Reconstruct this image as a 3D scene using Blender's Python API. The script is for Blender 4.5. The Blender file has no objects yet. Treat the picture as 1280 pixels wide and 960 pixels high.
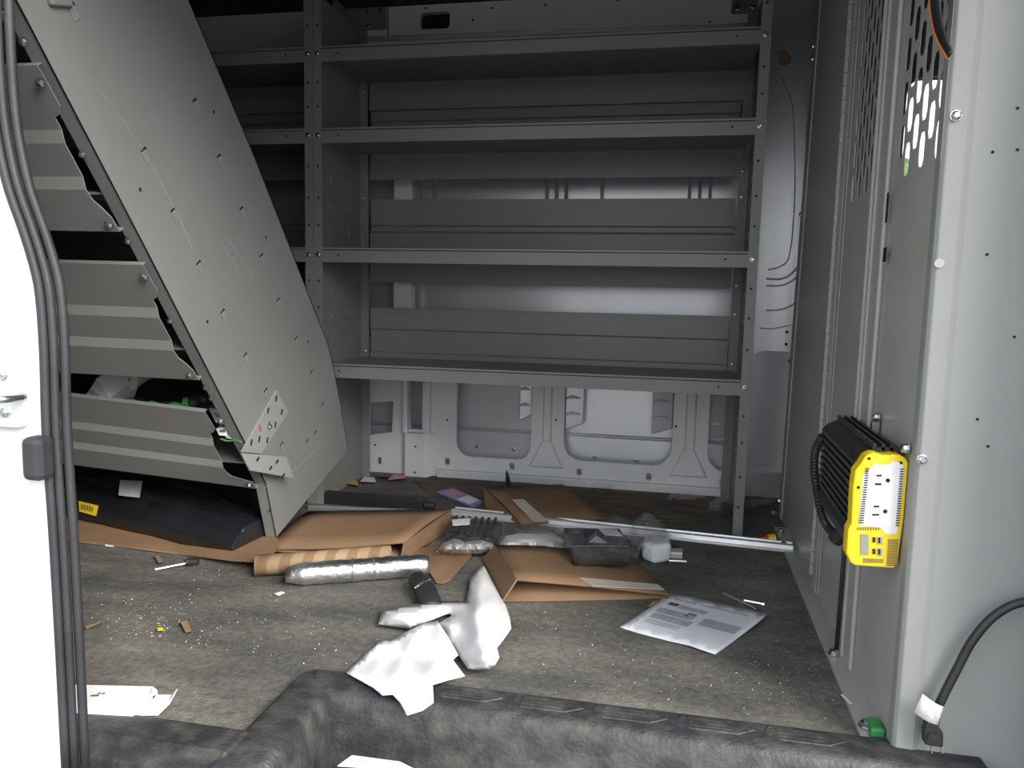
import bpy, bmesh, math, random
from mathutils import Vector, Matrix, noise
from mathutils.geometry import delaunay_2d_cdt
random.seed(7)
S = bpy.context.scene
C = S.collection
# ------------------------------------------------------------------ camera
PITCH, YAW, ROLL = -0.11034, -0.19165, 0.02295
CAM = Vector((0.8857, -1.8516, 0.5618)); FPX = 930.0
fw = Vector((math.sin(YAW)*math.cos(PITCH), math.cos(YAW)*math.cos(PITCH), math.sin(PITCH)))
r0 = fw.cross(Vector((0, 0, 1))).normalized(); u0 = r0.cross(fw)
rt = r0*math.cos(ROLL)+u0*math.sin(ROLL); up = -r0*math.sin(ROLL)+u0*math.cos(ROLL)
cd = bpy.data.cameras.new('camera'); cam = bpy.data.objects.new('camera', cd); C.objects.link(cam)
M = Matrix((rt, up, -fw)).transposed().to_4x4(); M.translation = CAM
cam.matrix_world = M
cd.sensor_width = 36; cd.lens = FPX/1280*36; cd.clip_start = 0.01; cd.clip_end = 300
S.camera = cam
# ------------------------------------------------------------------ sky and exposure
W = bpy.data.worlds.new('world'); S.world = W; W.use_nodes = True
nt = W.node_tree; bgn = nt.nodes['Background']
tc = nt.nodes.new('ShaderNodeTexCoord'); sx = nt.nodes.new('ShaderNodeSeparateXYZ'); cr = nt.nodes.new('ShaderNodeValToRGB')
nt.links.new(tc.outputs['Generated'], sx.inputs[0]); nt.links.new(sx.outputs['Z'], cr.inputs[0]); nt.links.new(cr.outputs[0], bgn.inputs[0])
cr.color_ramp.elements[0].color = (.97, .98, 1.0, 1); cr.color_ramp.elements[0].position = 0
cr.color_ramp.elements[1].color = (.80, .90, 1.0, 1)
bgn.inputs[1].default_value = .8
sd = bpy.data.lights.new('sun', 'SUN'); sd.energy = 2.7; sd.angle = math.radians(38); sd.color = (1.0, .96, .90)
sun = bpy.data.objects.new('sun', sd); C.objects.link(sun); sun.location = (8, -8, 7)
sun.rotation_euler = Vector((-.76, .56, -.56)).to_track_quat('-Z', 'Y').to_euler()   # hazy sun from the right, behind the viewer
S.view_settings.view_transform = 'Standard'; S.view_settings.look = 'None'
S.view_settings.exposure = 1.45; S.view_settings.gamma = 1.0; S.view_settings.use_curve_mapping = False
# ------------------------------------------------------------------ measuring helpers (pixel of the 1280x960 photo -> point on a real plane)
def ray(u, v): return fw + rt*((u-640)/FPX) + up*((480-v)/FPX)
def on(u, v, ax, val):
    d = ray(u, v); return CAM + d*((val-CAM[ax])/d[ax])
def fl(u, v, z=0.0): return on(u, v, 2, z)
# ------------------------------------------------------------------ materials
MT = {}
def mat(name, col, rough=.5, metal=0.0, var=.12, scale=6.0, bump=0.0, bscale=80.0, col2=None, stretch=None, detail=4, lo=.35, hi=.65, spec=.5):
    m = bpy.data.materials.new(name); m.use_nodes = True; n = m.node_tree.nodes; l = m.node_tree.links
    b = n['Principled BSDF']; b.inputs['Roughness'].default_value = rough; b.inputs['Metallic'].default_value = metal
    b.inputs['Specular IOR Level'].default_value = spec
    t = n.new('ShaderNodeTexCoord'); mp = n.new('ShaderNodeMapping'); l.new(t.outputs['Object'], mp.inputs[0])
    if stretch: mp.inputs['Scale'].default_value = stretch
    nz = n.new('ShaderNodeTexNoise'); nz.inputs['Scale'].default_value = scale; nz.inputs['Detail'].default_value = detail
    l.new(mp.outputs[0], nz.inputs[0])
    rp = n.new('ShaderNodeValToRGB'); l.new(nz.outputs[0], rp.inputs[0])
    e = rp.color_ramp.elements; e[0].position = lo; e[1].position = hi
    c2 = col2 or tuple(min(1, c*(1+var)) for c in col); c1 = col if col2 else tuple(c*(1-var) for c in col)
    e[0].color = (*c1, 1); e[1].color = (*c2, 1)
    l.new(rp.outputs[0], b.inputs['Base Color'])
    if bump:
        bz = n.new('ShaderNodeTexNoise'); bz.inputs['Scale'].default_value = bscale; l.new(mp.outputs[0], bz.inputs[0])
        bp = n.new('ShaderNodeBump'); bp.inputs['Strength'].default_value = bump; bp.inputs['Distance'].default_value = .004
        l.new(bz.outputs[0], bp.inputs['Height']); l.new(bp.outputs[0], b.inputs['Normal'])
    MT[name] = m; return m
mat('shelf_grey', (.208, .214, .208), .42, 0, .06, 3, .04, 400)
mat('bulkhead_grey', (.42, .42, .395), .38, 0, .06, 2.5, .05, 300)  # same paint as the wing, lightened to stand in for missing light
mat('wing_grey', (.285, .292, .286), .45, 0, .05, 2, .05, 300)
mat('van_white', (.76, .77, .78), .35, 0, .06, 4)
mat('pillar_white', (.66, .67, .68), .3, 0, .03, 3)
mat('skin_silver', (.60, .615, .64), .28, .35, .08, 3, .05, 8)
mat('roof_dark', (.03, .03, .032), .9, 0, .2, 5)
mat('black_hole', (.008, .008, .009), .9)
mat('black_plastic', (.02, .021, .023), .45, 0, .25, 10, .1, 90)
mat('black_gloss', (.014, .015, .018), .25, 0, .2, 10)
mat('rubber', (.022, .023, .026), .6, 0, .25, 12, .1, 150)
mat('step_plastic', (.026, .027, .030), .55, 0, .2, 34, .35, 160, col2=(.085, .082, .075), stretch=(1, 1.6, 1), detail=15, lo=.40, hi=.80)
mat('steel', (.62, .63, .64), .25, 1.0, .1, 20)
mat('aluminium', (.74, .75, .76), .35, .6, .06, 10)
mat('foil', (.80, .81, .82), .34, 1.0, .12, 30, .5, 70)
mat('cardboard', (.25, .15, .083), .8, 0, .10, 7, .08, 120)
mat('cardboard_edge', (.22, .13, .07), .85, 0, .2, 90)
mat('tape', (.58, .53, .45), .4, 0, .05, 9)
mat('paper', (.80, .81, .86), .7, 0, .03, 12)
mat('tissue', (.78, .78, .79), .85, 0, .02, 12, .10, 160)
mat('print_grey', (.42, .43, .47), .8, 0, .15, 160)
mat('print_dark', (.10, .10, .12), .8)
mat('label_white', (.78, .78, .78), .6, 0, .05, 14)
mat('yellow', (.86, .60, .015), .4, 0, .04, 9)
mat('cream', (.80, .78, .79), .45, 0, .02, 9)
mat('lcd', (.28, .28, .24), .25)
mat('green', (.05, .28, .08), .5, 0, .2, 20)
mat('red', (.62, .06, .03), .5)
mat('orange', (.75, .22, .06), .5)
mat('purple', (.24, .20, .55), .35, 0, .1, 20)
mat('pink', (.62, .30, .36), .5, 0, .2, 60)
mat('wood', (.26, .16, .09), .8, 0, .3, 30, stretch=(1, 6, 1))
mat('brown_paper', (.42, .29, .17), .85, 0, .1, 14)
mat('chip_white', (.46, .45, .42), .8, 0, .2, 90)
mat('ground', (.18, .176, .17), .9, 0, .15, 3, .2, 60)
mat('foil_pale', (.78, .78, .79), .35, .2, .1, 40, .4, 90)
mat('worn_board', (.075, .068, .058), .85, 0, .3, 9, .5, 60, col2=(.19, .135, .085), detail=10, lo=.40, hi=.70, stretch=(1, 3, 1))
mat('foam', (.82, .82, .82), .8, 0, .03, 30, .3, 120)
mat('trees', (.10, .17, .05), .9, 0, .4, 2)
def mat_floor():
    m = mat('floor_mat', (.105, .104, .098), .75, 0, .2, 2.2, .35, 160, col2=(.20, .192, .170), detail=9, lo=.36, hi=.72)
    n = m.node_tree.nodes; l = m.node_tree.links; b = n['Principled BSDF']
    t = n.new('ShaderNodeTexCoord'); mp = n.new('ShaderNodeMapping'); mp.inputs['Scale'].default_value = (2.5, 6, 1)
    l.new(t.outputs['Object'], mp.inputs[0])
    nz = n.new('ShaderNodeTexNoise'); nz.inputs['Scale'].default_value = 2.0; nz.inputs['Detail'].default_value = 8; l.new(mp.outputs[0], nz.inputs[0])
    sp = n.new('ShaderNodeTexNoise'); sp.inputs['Scale'].default_value = 260; sp.inputs['Detail'].default_value = 2; l.new(t.outputs['Object'], sp.inputs[0])
    r1 = n.new('ShaderNodeValToRGB'); r1.color_ramp.elements[0].position = .35; r1.color_ramp.elements[1].position = .7
    r1.color_ramp.elements[0].color = (.60, .60, .62, 1); r1.color_ramp.elements[1].color = (1.25, 1.22, 1.16, 1); l.new(nz.outputs[0], r1.inputs[0])
    r2 = n.new('ShaderNodeValToRGB'); r2.color_ramp.elements[0].position = .66; r2.color_ramp.elements[1].position = .74
    r2.color_ramp.elements[0].color = (0, 0, 0, 1); r2.color_ramp.elements[1].color = (.10, .10, .095, 1); l.new(sp.outputs[0], r2.inputs[0])
    fg = n.new('ShaderNodeTexNoise'); fg.inputs['Scale'].default_value = 75; fg.inputs['Detail'].default_value = 10; fg.inputs['Roughness'].default_value = .75; l.new(t.outputs['Object'], fg.inputs[0])
    r3 = n.new('ShaderNodeValToRGB'); r3.color_ramp.elements[0].position = .36; r3.color_ramp.elements[1].position = .66
    r3.color_ramp.elements[0].color = (.62, .62, .62, 1); r3.color_ramp.elements[1].color = (1.35, 1.34, 1.30, 1); l.new(fg.outputs[0], r3.inputs[0])
    m3 = n.new('ShaderNodeMix'); m3.data_type = 'RGBA'; m3.blend_type = 'MULTIPLY'; m3.inputs[0].default_value = 1
    l.new(r1.outputs[0], m3.inputs[6]); l.new(r3.outputs[0], m3.inputs[7])
    base = [x for x in n if x.type == 'VALTORGB'][0]
    mx = n.new('ShaderNodeMix'); mx.data_type = 'RGBA'; mx.blend_type = 'MULTIPLY'; mx.inputs[0].default_value = 1
    l.new(base.outputs[0], mx.inputs[6]); l.new(m3.outputs[2], mx.inputs[7])
    ad = n.new('ShaderNodeMix'); ad.data_type = 'RGBA'; ad.blend_type = 'ADD'; ad.inputs[0].default_value = 1
    l.new(mx.outputs[2], ad.inputs[6]); l.new(r2.outputs[0], ad.inputs[7]); l.new(ad.outputs[2], b.inputs['Base Color'])
mat_floor()
def mat_film(name, tint, glossw):
    m = bpy.data.materials.new(name); m.use_nodes = True; n = m.node_tree.nodes; l = m.node_tree.links
    n.remove(n['Principled BSDF']); o = n['Material Output']
    tr = n.new('ShaderNodeBsdfTransparent'); tr.inputs[0].default_value = (*tint, 1)
    gl = n.new('ShaderNodeBsdfPrincipled'); gl.inputs['Base Color'].default_value = (.9, .9, .9, 1); gl.inputs['Metallic'].default_value = .85; gl.inputs['Roughness'].default_value = .10
    lw = n.new('ShaderNodeLayerWeight'); lw.inputs[0].default_value = .35
    ma = n.new('ShaderNodeMath'); ma.operation = 'MULTIPLY_ADD'; ma.inputs[1].default_value = .22; ma.inputs[2].default_value = glossw
    ma.use_clamp = True
    l.new(lw.outputs['Facing'], ma.inputs[0])
    mx = n.new('ShaderNodeMixShader'); l.new(ma.outputs[0], mx.inputs[0]); l.new(tr.outputs[0], mx.inputs[1]); l.new(gl.outputs[0], mx.inputs[2]); l.new(mx.outputs[0], o.inputs[0])
    t = n.new('ShaderNodeTexCoord'); nz = n.new('ShaderNodeTexNoise'); nz.inputs['Scale'].default_value = 45; l.new(t.outputs['Object'], nz.inputs[0])
    bp = n.new('ShaderNodeBump'); bp.inputs['Strength'].default_value = .9; bp.inputs['Distance'].default_value = .01; l.new(nz.outputs[0], bp.inputs['Height']); l.new(bp.outputs[0], gl.inputs['Normal'])
    MT[name] = m
mat_film('film', (.99, .99, .99), .045)
mat_film('film_milky', (.95, .95, .95), .22)
mat_film('glass', (.86, .90, .88), .03)
def mat_stripes():
    m = mat('corrugated', (.50, .36, .21), .85, 0, .08, 9)
    n = m.node_tree.nodes; l = m.node_tree.links; b = n['Principled BSDF']
    t = n.new('ShaderNodeTexCoord'); wv = n.new('ShaderNodeTexWave'); wv.inputs['Scale'].default_value = 8; wv.inputs['Distortion'].default_value = .6
    l.new(t.outputs['Object'], wv.inputs[0])
    rp = n.new('ShaderNodeValToRGB'); rp.color_ramp.elements[0].color = (.27, .165, .09, 1); rp.color_ramp.elements[1].color = (.38, .265, .16, 1)
    rp.color_ramp.elements[0].position = .35; rp.color_ramp.elements[1].position = .6
    l.new(wv.outputs[0], rp.inputs[0]); l.new(rp.outputs[0], b.inputs['Base Color'])
mat_stripes()
# ------------------------------------------------------------------ object helpers
def world_mat(p):
    m = Matrix.Identity(4)
    while p is not None:
        m = Matrix.LocRotScale(p.location, p.rotation_euler, p.scale) @ m; p = p.parent
    return m
def obj(name, bm, m, parent=None, local=False, smooth=False, bevel=0, solid=0, loc=None):
    """links bm as one mesh; verts are world coordinates unless local=True"""
    if parent is not None and not local: bm.transform(world_mat(parent).inverted())
    if parent is None and loc is not None: bm.transform(Matrix.Translation(-Vector(loc)))
    bmesh.ops.recalc_face_normals(bm, faces=bm.faces[:])
    me = bpy.data.meshes.new(name); bm.to_mesh(me); bm.free()
    me.materials.append(MT[m])
    if smooth: me.polygons.foreach_set('use_smooth', [True]*len(me.polygons))
    o = bpy.data.objects.new(name, me); C.objects.link(o); o.parent = parent
    if parent is None and loc is not None: o.location = loc
    if solid:
        s = o.modifiers.new('Solidify', 'SOLIDIFY'); s.thickness = solid; s.offset = 0
    if bevel:
        b = o.modifiers.new('Bevel', 'BEVEL'); b.width = bevel; b.segments = 2; b.limit_method = 'ANGLE'
    return o
def tag(o, label, cat, group=None):
    o['label'] = label; o['category'] = cat
    if group: o['group'] = group
    return o
def struct(o): o['kind'] = 'structure'; return o
def thing(name, loc, label=None, cat=None, group=None, rot=(0, 0, 0)):
    o = bpy.data.objects.new(name, None); C.objects.link(o); o.location = loc; o.rotation_euler = rot; o.empty_display_size = .05
    if label: tag(o, label, cat, group)
    return o
def inst(name, me, parent, loc, rot=(0, 0, 0), sc=(1, 1, 1)):
    o = bpy.data.objects.new(name, me); C.objects.link(o); o.parent = parent; o.location = loc; o.rotation_euler = rot; o.scale = sc; return o
def mesh_of(name, bm, m, smooth=False):
    bmesh.ops.recalc_face_normals(bm, faces=bm.faces[:])
    me = bpy.data.meshes.new(name); bm.to_mesh(me); bm.free(); me.materials.append(MT[m])
    if smooth: me.polygons.foreach_set('use_smooth', [True]*len(me.polygons))
    return me
NB = bmesh.new
def box(bm, lo, hi):
    v = [bm.verts.new((x, y, z)) for x in (lo[0], hi[0]) for y in (lo[1], hi[1]) for z in (lo[2], hi[2])]
    for f in ((0, 1, 3, 2), (4, 6, 7, 5), (0, 4, 5, 1), (2, 3, 7, 6), (0, 2, 6, 4), (1, 5, 7, 3)): bm.faces.new([v[i] for i in f])
    return bm
def hexa(bm, a, b):
    """solid between two loops of equal length"""
    va = [bm.verts.new(p) for p in a]; vb = [bm.verts.new(p) for p in b]; n = len(a)
    bm.faces.new(va[::-1]); bm.faces.new(vb)
    for i in range(n): bm.faces.new((va[i], va[(i+1) % n], vb[(i+1) % n], vb[i]))
    return bm
def tube(bm, pts, r, seg=10, caps=True, flat=1.0, upv=(0, 0, 1)):
    pts = [Vector(p) for p in pts]; rings = []
    for i, p in enumerate(pts):
        t = (pts[min(i+1, len(pts)-1)]-pts[max(i-1, 0)]).normalized()
        a = t.cross(Vector(upv))
        if a.length < 1e-4: a = t.cross(Vector((1, 0, 0)))
        a.normalize(); b = a.cross(t).normalized(); rr = r[i] if isinstance(r, (list, tuple)) else r
        rings.append([bm.verts.new(p+a*rr*math.cos(k*2*math.pi/seg)+b*rr*flat*math.sin(k*2*math.pi/seg)) for k in range(seg)])
    for q, s in zip(rings, rings[1:]):
        for k in range(seg): bm.faces.new((q[k], q[(k+1) % seg], s[(k+1) % seg], s[k]))
    if caps: bm.faces.new(rings[0][::-1]); bm.faces.new(rings[-1])
    return bm
def spline(pts, n=8):
    pts = [Vector(p) for p in pts]; out = []
    for i in range(len(pts)-1):
        p0, p1, p2, p3 = pts[max(i-1, 0)], pts[i], pts[i+1], pts[min(i+2, len(pts)-1)]
        for k in range(n):
            t = k/n; out.append(.5*((2*p1)+(p2-p0)*t+(2*p0-5*p1+4*p2-p3)*t*t+(3*p1-p0-3*p2+p3)*t**3))
    return out+[pts[-1]]
def inside(p, poly):
    c = False; j = len(poly)-1
    for i in range(len(poly)):
        a, b = poly[i], poly[j]
        if (a[1] > p[1]) != (b[1] > p[1]) and p[0] < (b[0]-a[0])*(p[1]-a[1])/(b[1]-a[1])+a[0]: c = not c
        j = i
    return c
def edgedist(p, poly):
    d = 1e9; p = Vector(p[:2])
    for i in range(len(poly)):
        a = Vector(poly[i][:2]); b = Vector(poly[(i+1) % len(poly)][:2]); ab = b-a
        t = max(0, min(1, (p-a).dot(ab)/max(ab.length_squared, 1e-12))); d = min(d, (a+ab*t-p).length)
    return d
def plate(bm, outer, holes, fn, th, nrm):
    """plate with real cutouts: 2-D loops -> fn(a,b) point, thickness th along nrm"""
    vs = []; ed = []
    for lp in [outer]+holes:
        s = len(vs); vs += [Vector(p) for p in lp]; ed += [(s+i, s+(i+1) % len(lp)) for i in range(len(lp))]
    rv, re, rf, *_ = delaunay_2d_cdt(vs, ed, [], 0, 1e-6)
    nrm = Vector(nrm); A = [bm.verts.new(fn(*p)) for p in rv]; B = [bm.verts.new(Vector(fn(*p))+nrm*th) for p in rv]
    cnt = {}
    for f in rf:
        cx = sum(rv[i][0] for i in f)/len(f), sum(rv[i][1] for i in f)/len(f)
        if not inside(cx, outer) or any(inside(cx, h) for h in holes): continue
        bm.faces.new([A[i] for i in f]); bm.faces.new([B[i] for i in reversed(f)])
        for a, b in zip(f, list(f[1:])+[f[0]]): cnt.setdefault((min(a, b), max(a, b)), []).append((a, b))
    for k, e in cnt.items():
        if len(e) == 1: a, b = e[0]; bm.faces.new((A[b], A[a], B[a], B[b]))
    for v in [v for v in bm.verts if not v.link_faces]: bm.verts.remove(v)
    return bm
def rrect(x0, y0, x1, y1, r, n=4, corners=(1, 1, 1, 1)):
    out = []
    for (cx, cy, a0, on_) in ((x0+r, y0+r, 180, corners[0]), (x1-r, y0+r, 270, corners[1]), (x1-r, y1-r, 0, corners[2]), (x0+r, y1-r, 90, corners[3])):
        if on_:
            for k in range(n+1):
                a = math.radians(a0+90*k/n); out.append((cx+r*math.cos(a), cy+r*math.sin(a)))
        else: out.append((x0 if a0 in (180, 90) else x1, y0 if a0 in (180, 270) else y1))
    return out
def sheet(bm, outline, hfn, step=4, toworld=None):
    """thin sheet: outline in photo pixels dropped on the floor, hfn(u,v,d)=height above floor, d=distance from rim"""
    vs = []; ed = []
    n = len(outline)
    for i in range(n):
        a, b = Vector(outline[i][:2]), Vector(outline[(i+1) % n][:2]); k = max(1, int((b-a).length/step))
        for j in range(k): vs.append(a+(b-a)*j/k)
    N = len(vs); ed = [(i, (i+1) % N) for i in range(N)]; lp = [tuple(v) for v in vs]
    x0, x1 = min(p[0] for p in lp), max(p[0] for p in lp); y0, y1 = min(p[1] for p in lp), max(p[1] for p in lp)
    y = y0+step/2; row = 0
    while y < y1:
        x = x0+(row % 2)*step/2
        while x < x1:
            if inside((x, y), lp) and edgedist((x, y), lp) > step*.6: vs.append(Vector((x, y)))
            x += step
        y += step; row += 1
    rv, re, rf, *_ = delaunay_2d_cdt(vs, ed, [], 0, 1e-5)
    V = []
    for p in rv:
        h = hfn(p[0], p[1], edgedist(p, lp)); V.append(bm.verts.new((toworld or fl)(p[0], p[1], h)))
    for f in rf:
        c = (sum(rv[i][0] for i in f)/len(f), sum(rv[i][1] for i in f)/len(f))
        if inside(c, lp): bm.faces.new([V[i] for i in f])
    for v in [v for v in bm.verts if not v.link_faces]: bm.verts.remove(v)
    return bm
def nz(x, y, s, seed=0): return noise.noise((x*s+seed*7.3, y*s+seed*3.1, seed*1.7))
# shared small meshes
def mk_bolt():
    bm = NB(); n = 8; prof = [(.0062, 0), (.0062, .0014), (.0052, .0016), (.0048, .0040), (.0030, .0052)]
    rings = [[bm.verts.new((r*math.cos(k*2*math.pi/n), r*math.sin(k*2*math.pi/n), z)) for k in range(n)] for r, z in prof]
    for a, b in zip(rings, rings[1:]):
        for k in range(n): bm.faces.new((a[k], a[(k+1) % n], b[(k+1) % n], b[k]))
    bm.faces.new(rings[0][::-1]); bm.faces.new(rings[-1])
    return mesh_of('bolt', bm, 'steel')
BOLT = mk_bolt()
def mk_hole(r=.0035):
    bm = NB(); n = 8
    bm.faces.new([bm.verts.new((r*math.cos(k*2*math.pi/n), r*math.sin(k*2*math.pi/n), 0)) for k in range(n)])
    return mesh_of('hole', bm, 'black_hole')
HOLE = mk_hole()
FACE_NY = (math.pi/2, 0, 0)      # +z axis of the piece turned to -y
FACE_NX = (0, -math.pi/2, 0)     # turned to -x
FACE_PX = (0, math.pi/2, 0)
# =================================================================== the van shell
YW = .40                                   # inner face of the driver-side wall
def bx(y): return 1.2+.03*(y+.875)          # the partition runs very slightly askew
# ground outside
bm = NB(); box(bm, (-40, -60, -.86), (40, 40, -.76)); g = struct(obj('ground', bm, 'ground'))
# floor with a step well cut into it at the sliding door
outer = [(-2.6, -1.06), (.40, -1.06), (.40, -.865), (1.30, -.865), (1.30, YW+.02), (-2.6, YW+.02)]
bm = NB(); plate(bm, outer, [], lambda a, b: (a, b, 0), .03, (0, 0, -1)); floor = struct(obj('floor', bm, 'floor_mat'))
bm = NB(); plate(bm, [(.20, .395), (.17, .30), (.24, .20), (.42, .17), (.60, .10), (.85, .075), (1.02, .10), (1.10, .20), (1.13, .395)], [], lambda a, b: (a, b, .0005), .0025, (0, 0, 1)); struct(obj('floor_board', bm, 'worn_board'))
# moulded step surround
trim = struct(thing('trim_1', (.8, -.95, 0)))
bm = NB()
rim = [((.398, .008), (.418, .014), (.440, .013), (.455, .006), (.466, -.012), (.474, -.06), (.482, -.21))]
def rimprof(side):
    prof = [(0.0, .0005), (.003, .007), (.006, .0095), (.010, .0105), (.030, .012), (.055, .012), (.061, .0105), (.066, .006), (.069, -.002), (.072, -.014), (.076, -.05), (.084, -.12), (.096, -.215)]
    return prof
path = [(.388, -1.125), (.388, -1.05), (.388, -.97), (.388, -.91), (.3885, -.90), (.3915, -.884), (.398, -.873), (.409, -.866), (.430, -.863), (.46, -.863), (.60, -.863), (.75, -.863), (.95, -.863), (1.10, -.863), (1.20, -.863), (1.30, -.863)]
nrmv = []
for i in range(len(path)):
    a = Vector(path[max(i-1, 0)]); b = Vector(path[min(i+1, len(path)-1)]); t = (b-a).normalized(); nrmv.append(Vector((t.y, -t.x)))
rows = []
for (px, py), n_ in zip(path, nrmv):
    rows.append([bm.verts.new((px+n_.x*o_, py+n_.y*o_, z_)) for o_, z_ in rimprof(0)])
for a, b in zip(rows, rows[1:]):
    for k in range(len(a)-1): bm.faces.new((a[k], a[k+1], b[k+1], b[k]))
rim_o = obj('step_rim', bm, 'step_plastic', trim, smooth=True, solid=.004)
bm = NB(); box(bm, (.46, -1.22, -.235), (1.32, -.93, -.215)); obj('step_tread', bm, 'step_plastic', trim)
# sill bar to the left of the well
bm = NB(); hexa(bm, [(.16, -1.13, -.22), (.16, -1.03, -.22), (.16, -1.03, .004), (.16, -1.045, .016), (.16, -1.09, .016), (.16, -1.118, 0)],
                [(.40, -1.13, -.22), (.40, -1.03, -.22), (.40, -1.03, .004), (.40, -1.045, .016), (.40, -1.09, .016), (.40, -1.118, 0)])
obj('sill_bar', bm, 'step_plastic', trim, bevel=.004)
# raised tread lozenges on the rim's back edge
for i in range(5):
    x = .60+i*.112; bm = NB()
    q = [(x, -.874), (x+.07, -.874), (x+.10, -.892), (x+.075, -.910), (x+.01, -.910), (x-.006, -.892)]
    c = (sum(a for a, b in q)/6, sum(b for a, b in q)/6); q2 = [(c[0]+(a-c[0])*.93, c[1]+(b-c[1])*.8) for a, b in q]
    hexa(bm, [(a, b, .010) for a, b in q], [(a, b, .0150) for a, b in q2]); obj('tread_rib', bm, 'step_plastic', trim)
    for k in range(3):
        bm = NB(); yy = -.882-k*.008; hexa(bm, [(x+.012, yy, .0145), (x+.068, yy, .0145), (x+.068, yy-.0025, .0145), (x+.012, yy-.0025, .0145)], [(x+.012, yy, .0162), (x+.068, yy, .0162), (x+.068, yy-.0025, .0162), (x+.012, yy-.0025, .0162)]); obj('tread_line', bm, 'step_plastic', trim)
# ---------------- driver-side wall: outer skin, lower pressing with cutouts, upper rail
wall = struct(thing('wall_far', (0, YW, 0)))
bm = NB(); N = 90; cols = []
for i in range(N+1):
    x = -2.6+3.95*i/N; bulge = .012*math.sin(x*2.2)
    cols.append([bm.verts.new((x, YW+.075+bulge*(z/1.4)+.01*math.sin(z*3), z)) for z in (-.02, .15, .16, .3, .5, .7, .9, 1.1, 1.3, 1.5)])
for a, b in zip(cols, cols[1:]):
    for k in range(len(a)-1): bm.faces.new((a[k], a[k+1], b[k+1], b[k]))
obj('outer_skin', bm, 'skin_silver', wall, smooth=True)
# lower pressing
outer = [(-2.6, -.02), (.181, -.02), (1.16, -.02), (1.16, .44), (-2.6, .44)]
holes = [rrect(.272, .070, .513, .50, .045, corners=(1, 1, 0, 0)), rrect(.615, .078, .942, .50, .055, corners=(1, 1, 0, 0)), rrect(1.046, .073, 1.30, .5, .055, corners=(1, 0, 0, 0))]
holes = [[(min(x, 1.15), min(z, .43)) for x, z in h] for h in holes]
holes += [[(.118, .148), (.160, .148), (.172, .42), (.112, .42)], [(-.02, .12), (.058, .135), (.062, .235), (-.02, .225)]]
for (u, v) in ((474, 576), (559, 577), (640, 583), (724, 590), (811, 596), (903, 603)):
    p = on(u, v, 1, YW); holes.append(rrect(p.x-.008, p.z-.011, p.x+.008, p.z+.011, .004, 2))
bm = NB(); plate(bm, outer, holes, lambda a, b: (a, YW, b), .014, (0, 1, 0)); obj('lower_pressing', bm, 'van_white', wall)
# raised pillar left of the cutouts and floor flange
bm = NB(); hexa(bm, [(.098, YW-.001, -.01), (.110, YW-.028, -.01), (.182, YW-.028, -.01), (.215, YW-.001, -.01)], [(.098, YW-.001, .140), (.110, YW-.028, .140), (.182, YW-.028, .140), (.215, YW-.001, .140)])
obj('pillar_foot', bm, 'van_white', wall, bevel=.004)
for x0, x1 in ((.100, .117), (.165, .190)):
    bm = NB(); box(bm, (x0, YW-.024, .138), (x1, YW+.002, .44)); obj('pillar_web', bm, 'van_white', wall, bevel=.004)
bm = NB(); box(bm, (.215, YW-.022, -.01), (1.15, YW+.001, .026)); obj('floor_flange', bm, 'van_white', wall, bevel=.004)
# pressed ribs between the cutouts
for xc, hw in ((.563, .028), (.993, .030)):
    bm = NB(); hexa(bm, [(xc-hw-.03, YW+.001, .05), (xc+hw+.03, YW+.001, .05), (xc+hw+.02, YW-.010, .055), (xc-hw-.02, YW-.010, .055)],
                    [(xc-hw*.55, YW+.001, .135), (xc+hw*.55, YW+.001, .135), (xc+hw*.4, YW-.010, .135), (xc-hw*.4, YW-.010, .135)])
    hexa(bm, [(xc-hw*.55, YW+.001, .135), (xc+hw*.55, YW+.001, .135), (xc+hw*.4, YW-.010, .135), (xc-hw*.4, YW-.010, .135)],
         [(xc-hw*.55, YW+.001, .44), (xc+hw*.55, YW+.001, .44), (xc+hw*.4, YW-.010, .44), (xc-hw*.4, YW-.010, .44)])
    obj('pressed_rib', bm, 'van_white', wall, bevel=.003)
# stiffeners seen through the cutouts, with dabs of sealant
for x0, x1, zb in ((.470, .512, .19), (.615, .672, .17), (.880, .942, .17), (1.046, 1.098, .16)):
    bm = NB(); hexa(bm, [(x0, YW+.02, zb), (x1, YW+.03, zb+.02), (x1, YW+.065, zb+.02), (x0, YW+.065, zb)], [(x0, YW+.02, .5), (x1, YW+.03, .5), (x1, YW+.065, .5), (x0, YW+.065, .5)])
    st = obj('stiffener', bm, 'skin_silver', wall, bevel=.003)
    for k in range(4):
        bm = NB(); z = zb+.05+k*.05
        tube(bm, [(x0+.004, YW+.017, z), (x0+.02, YW+.015, z+.004), (x1-.01, YW+.02, z)], [.003, .006, .002], 6); obj('sealant', bm, 'van_white', st, smooth=True)
for u, v in ((596, 558), (642, 562), (743, 572), (795, 576), (905, 582)):
    p = on(u, v, 1, YW+.07); inst('rivet', BOLT, wall, p-wall.location, FACE_NY, (1.1, 1.1, 1.1))
for u, v in ((469, 556), (523, 556), (522, 588), (559, 525), (695, 525), (845, 533)):
    p = on(u, v, 1, YW); q = p-wall.location; q.y = -.0295 if 515 < u < 530 else -.001; inst('pressing_hole', HOLE, wall, q, FACE_NY, (1.0, 1.0, 1.0))
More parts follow.
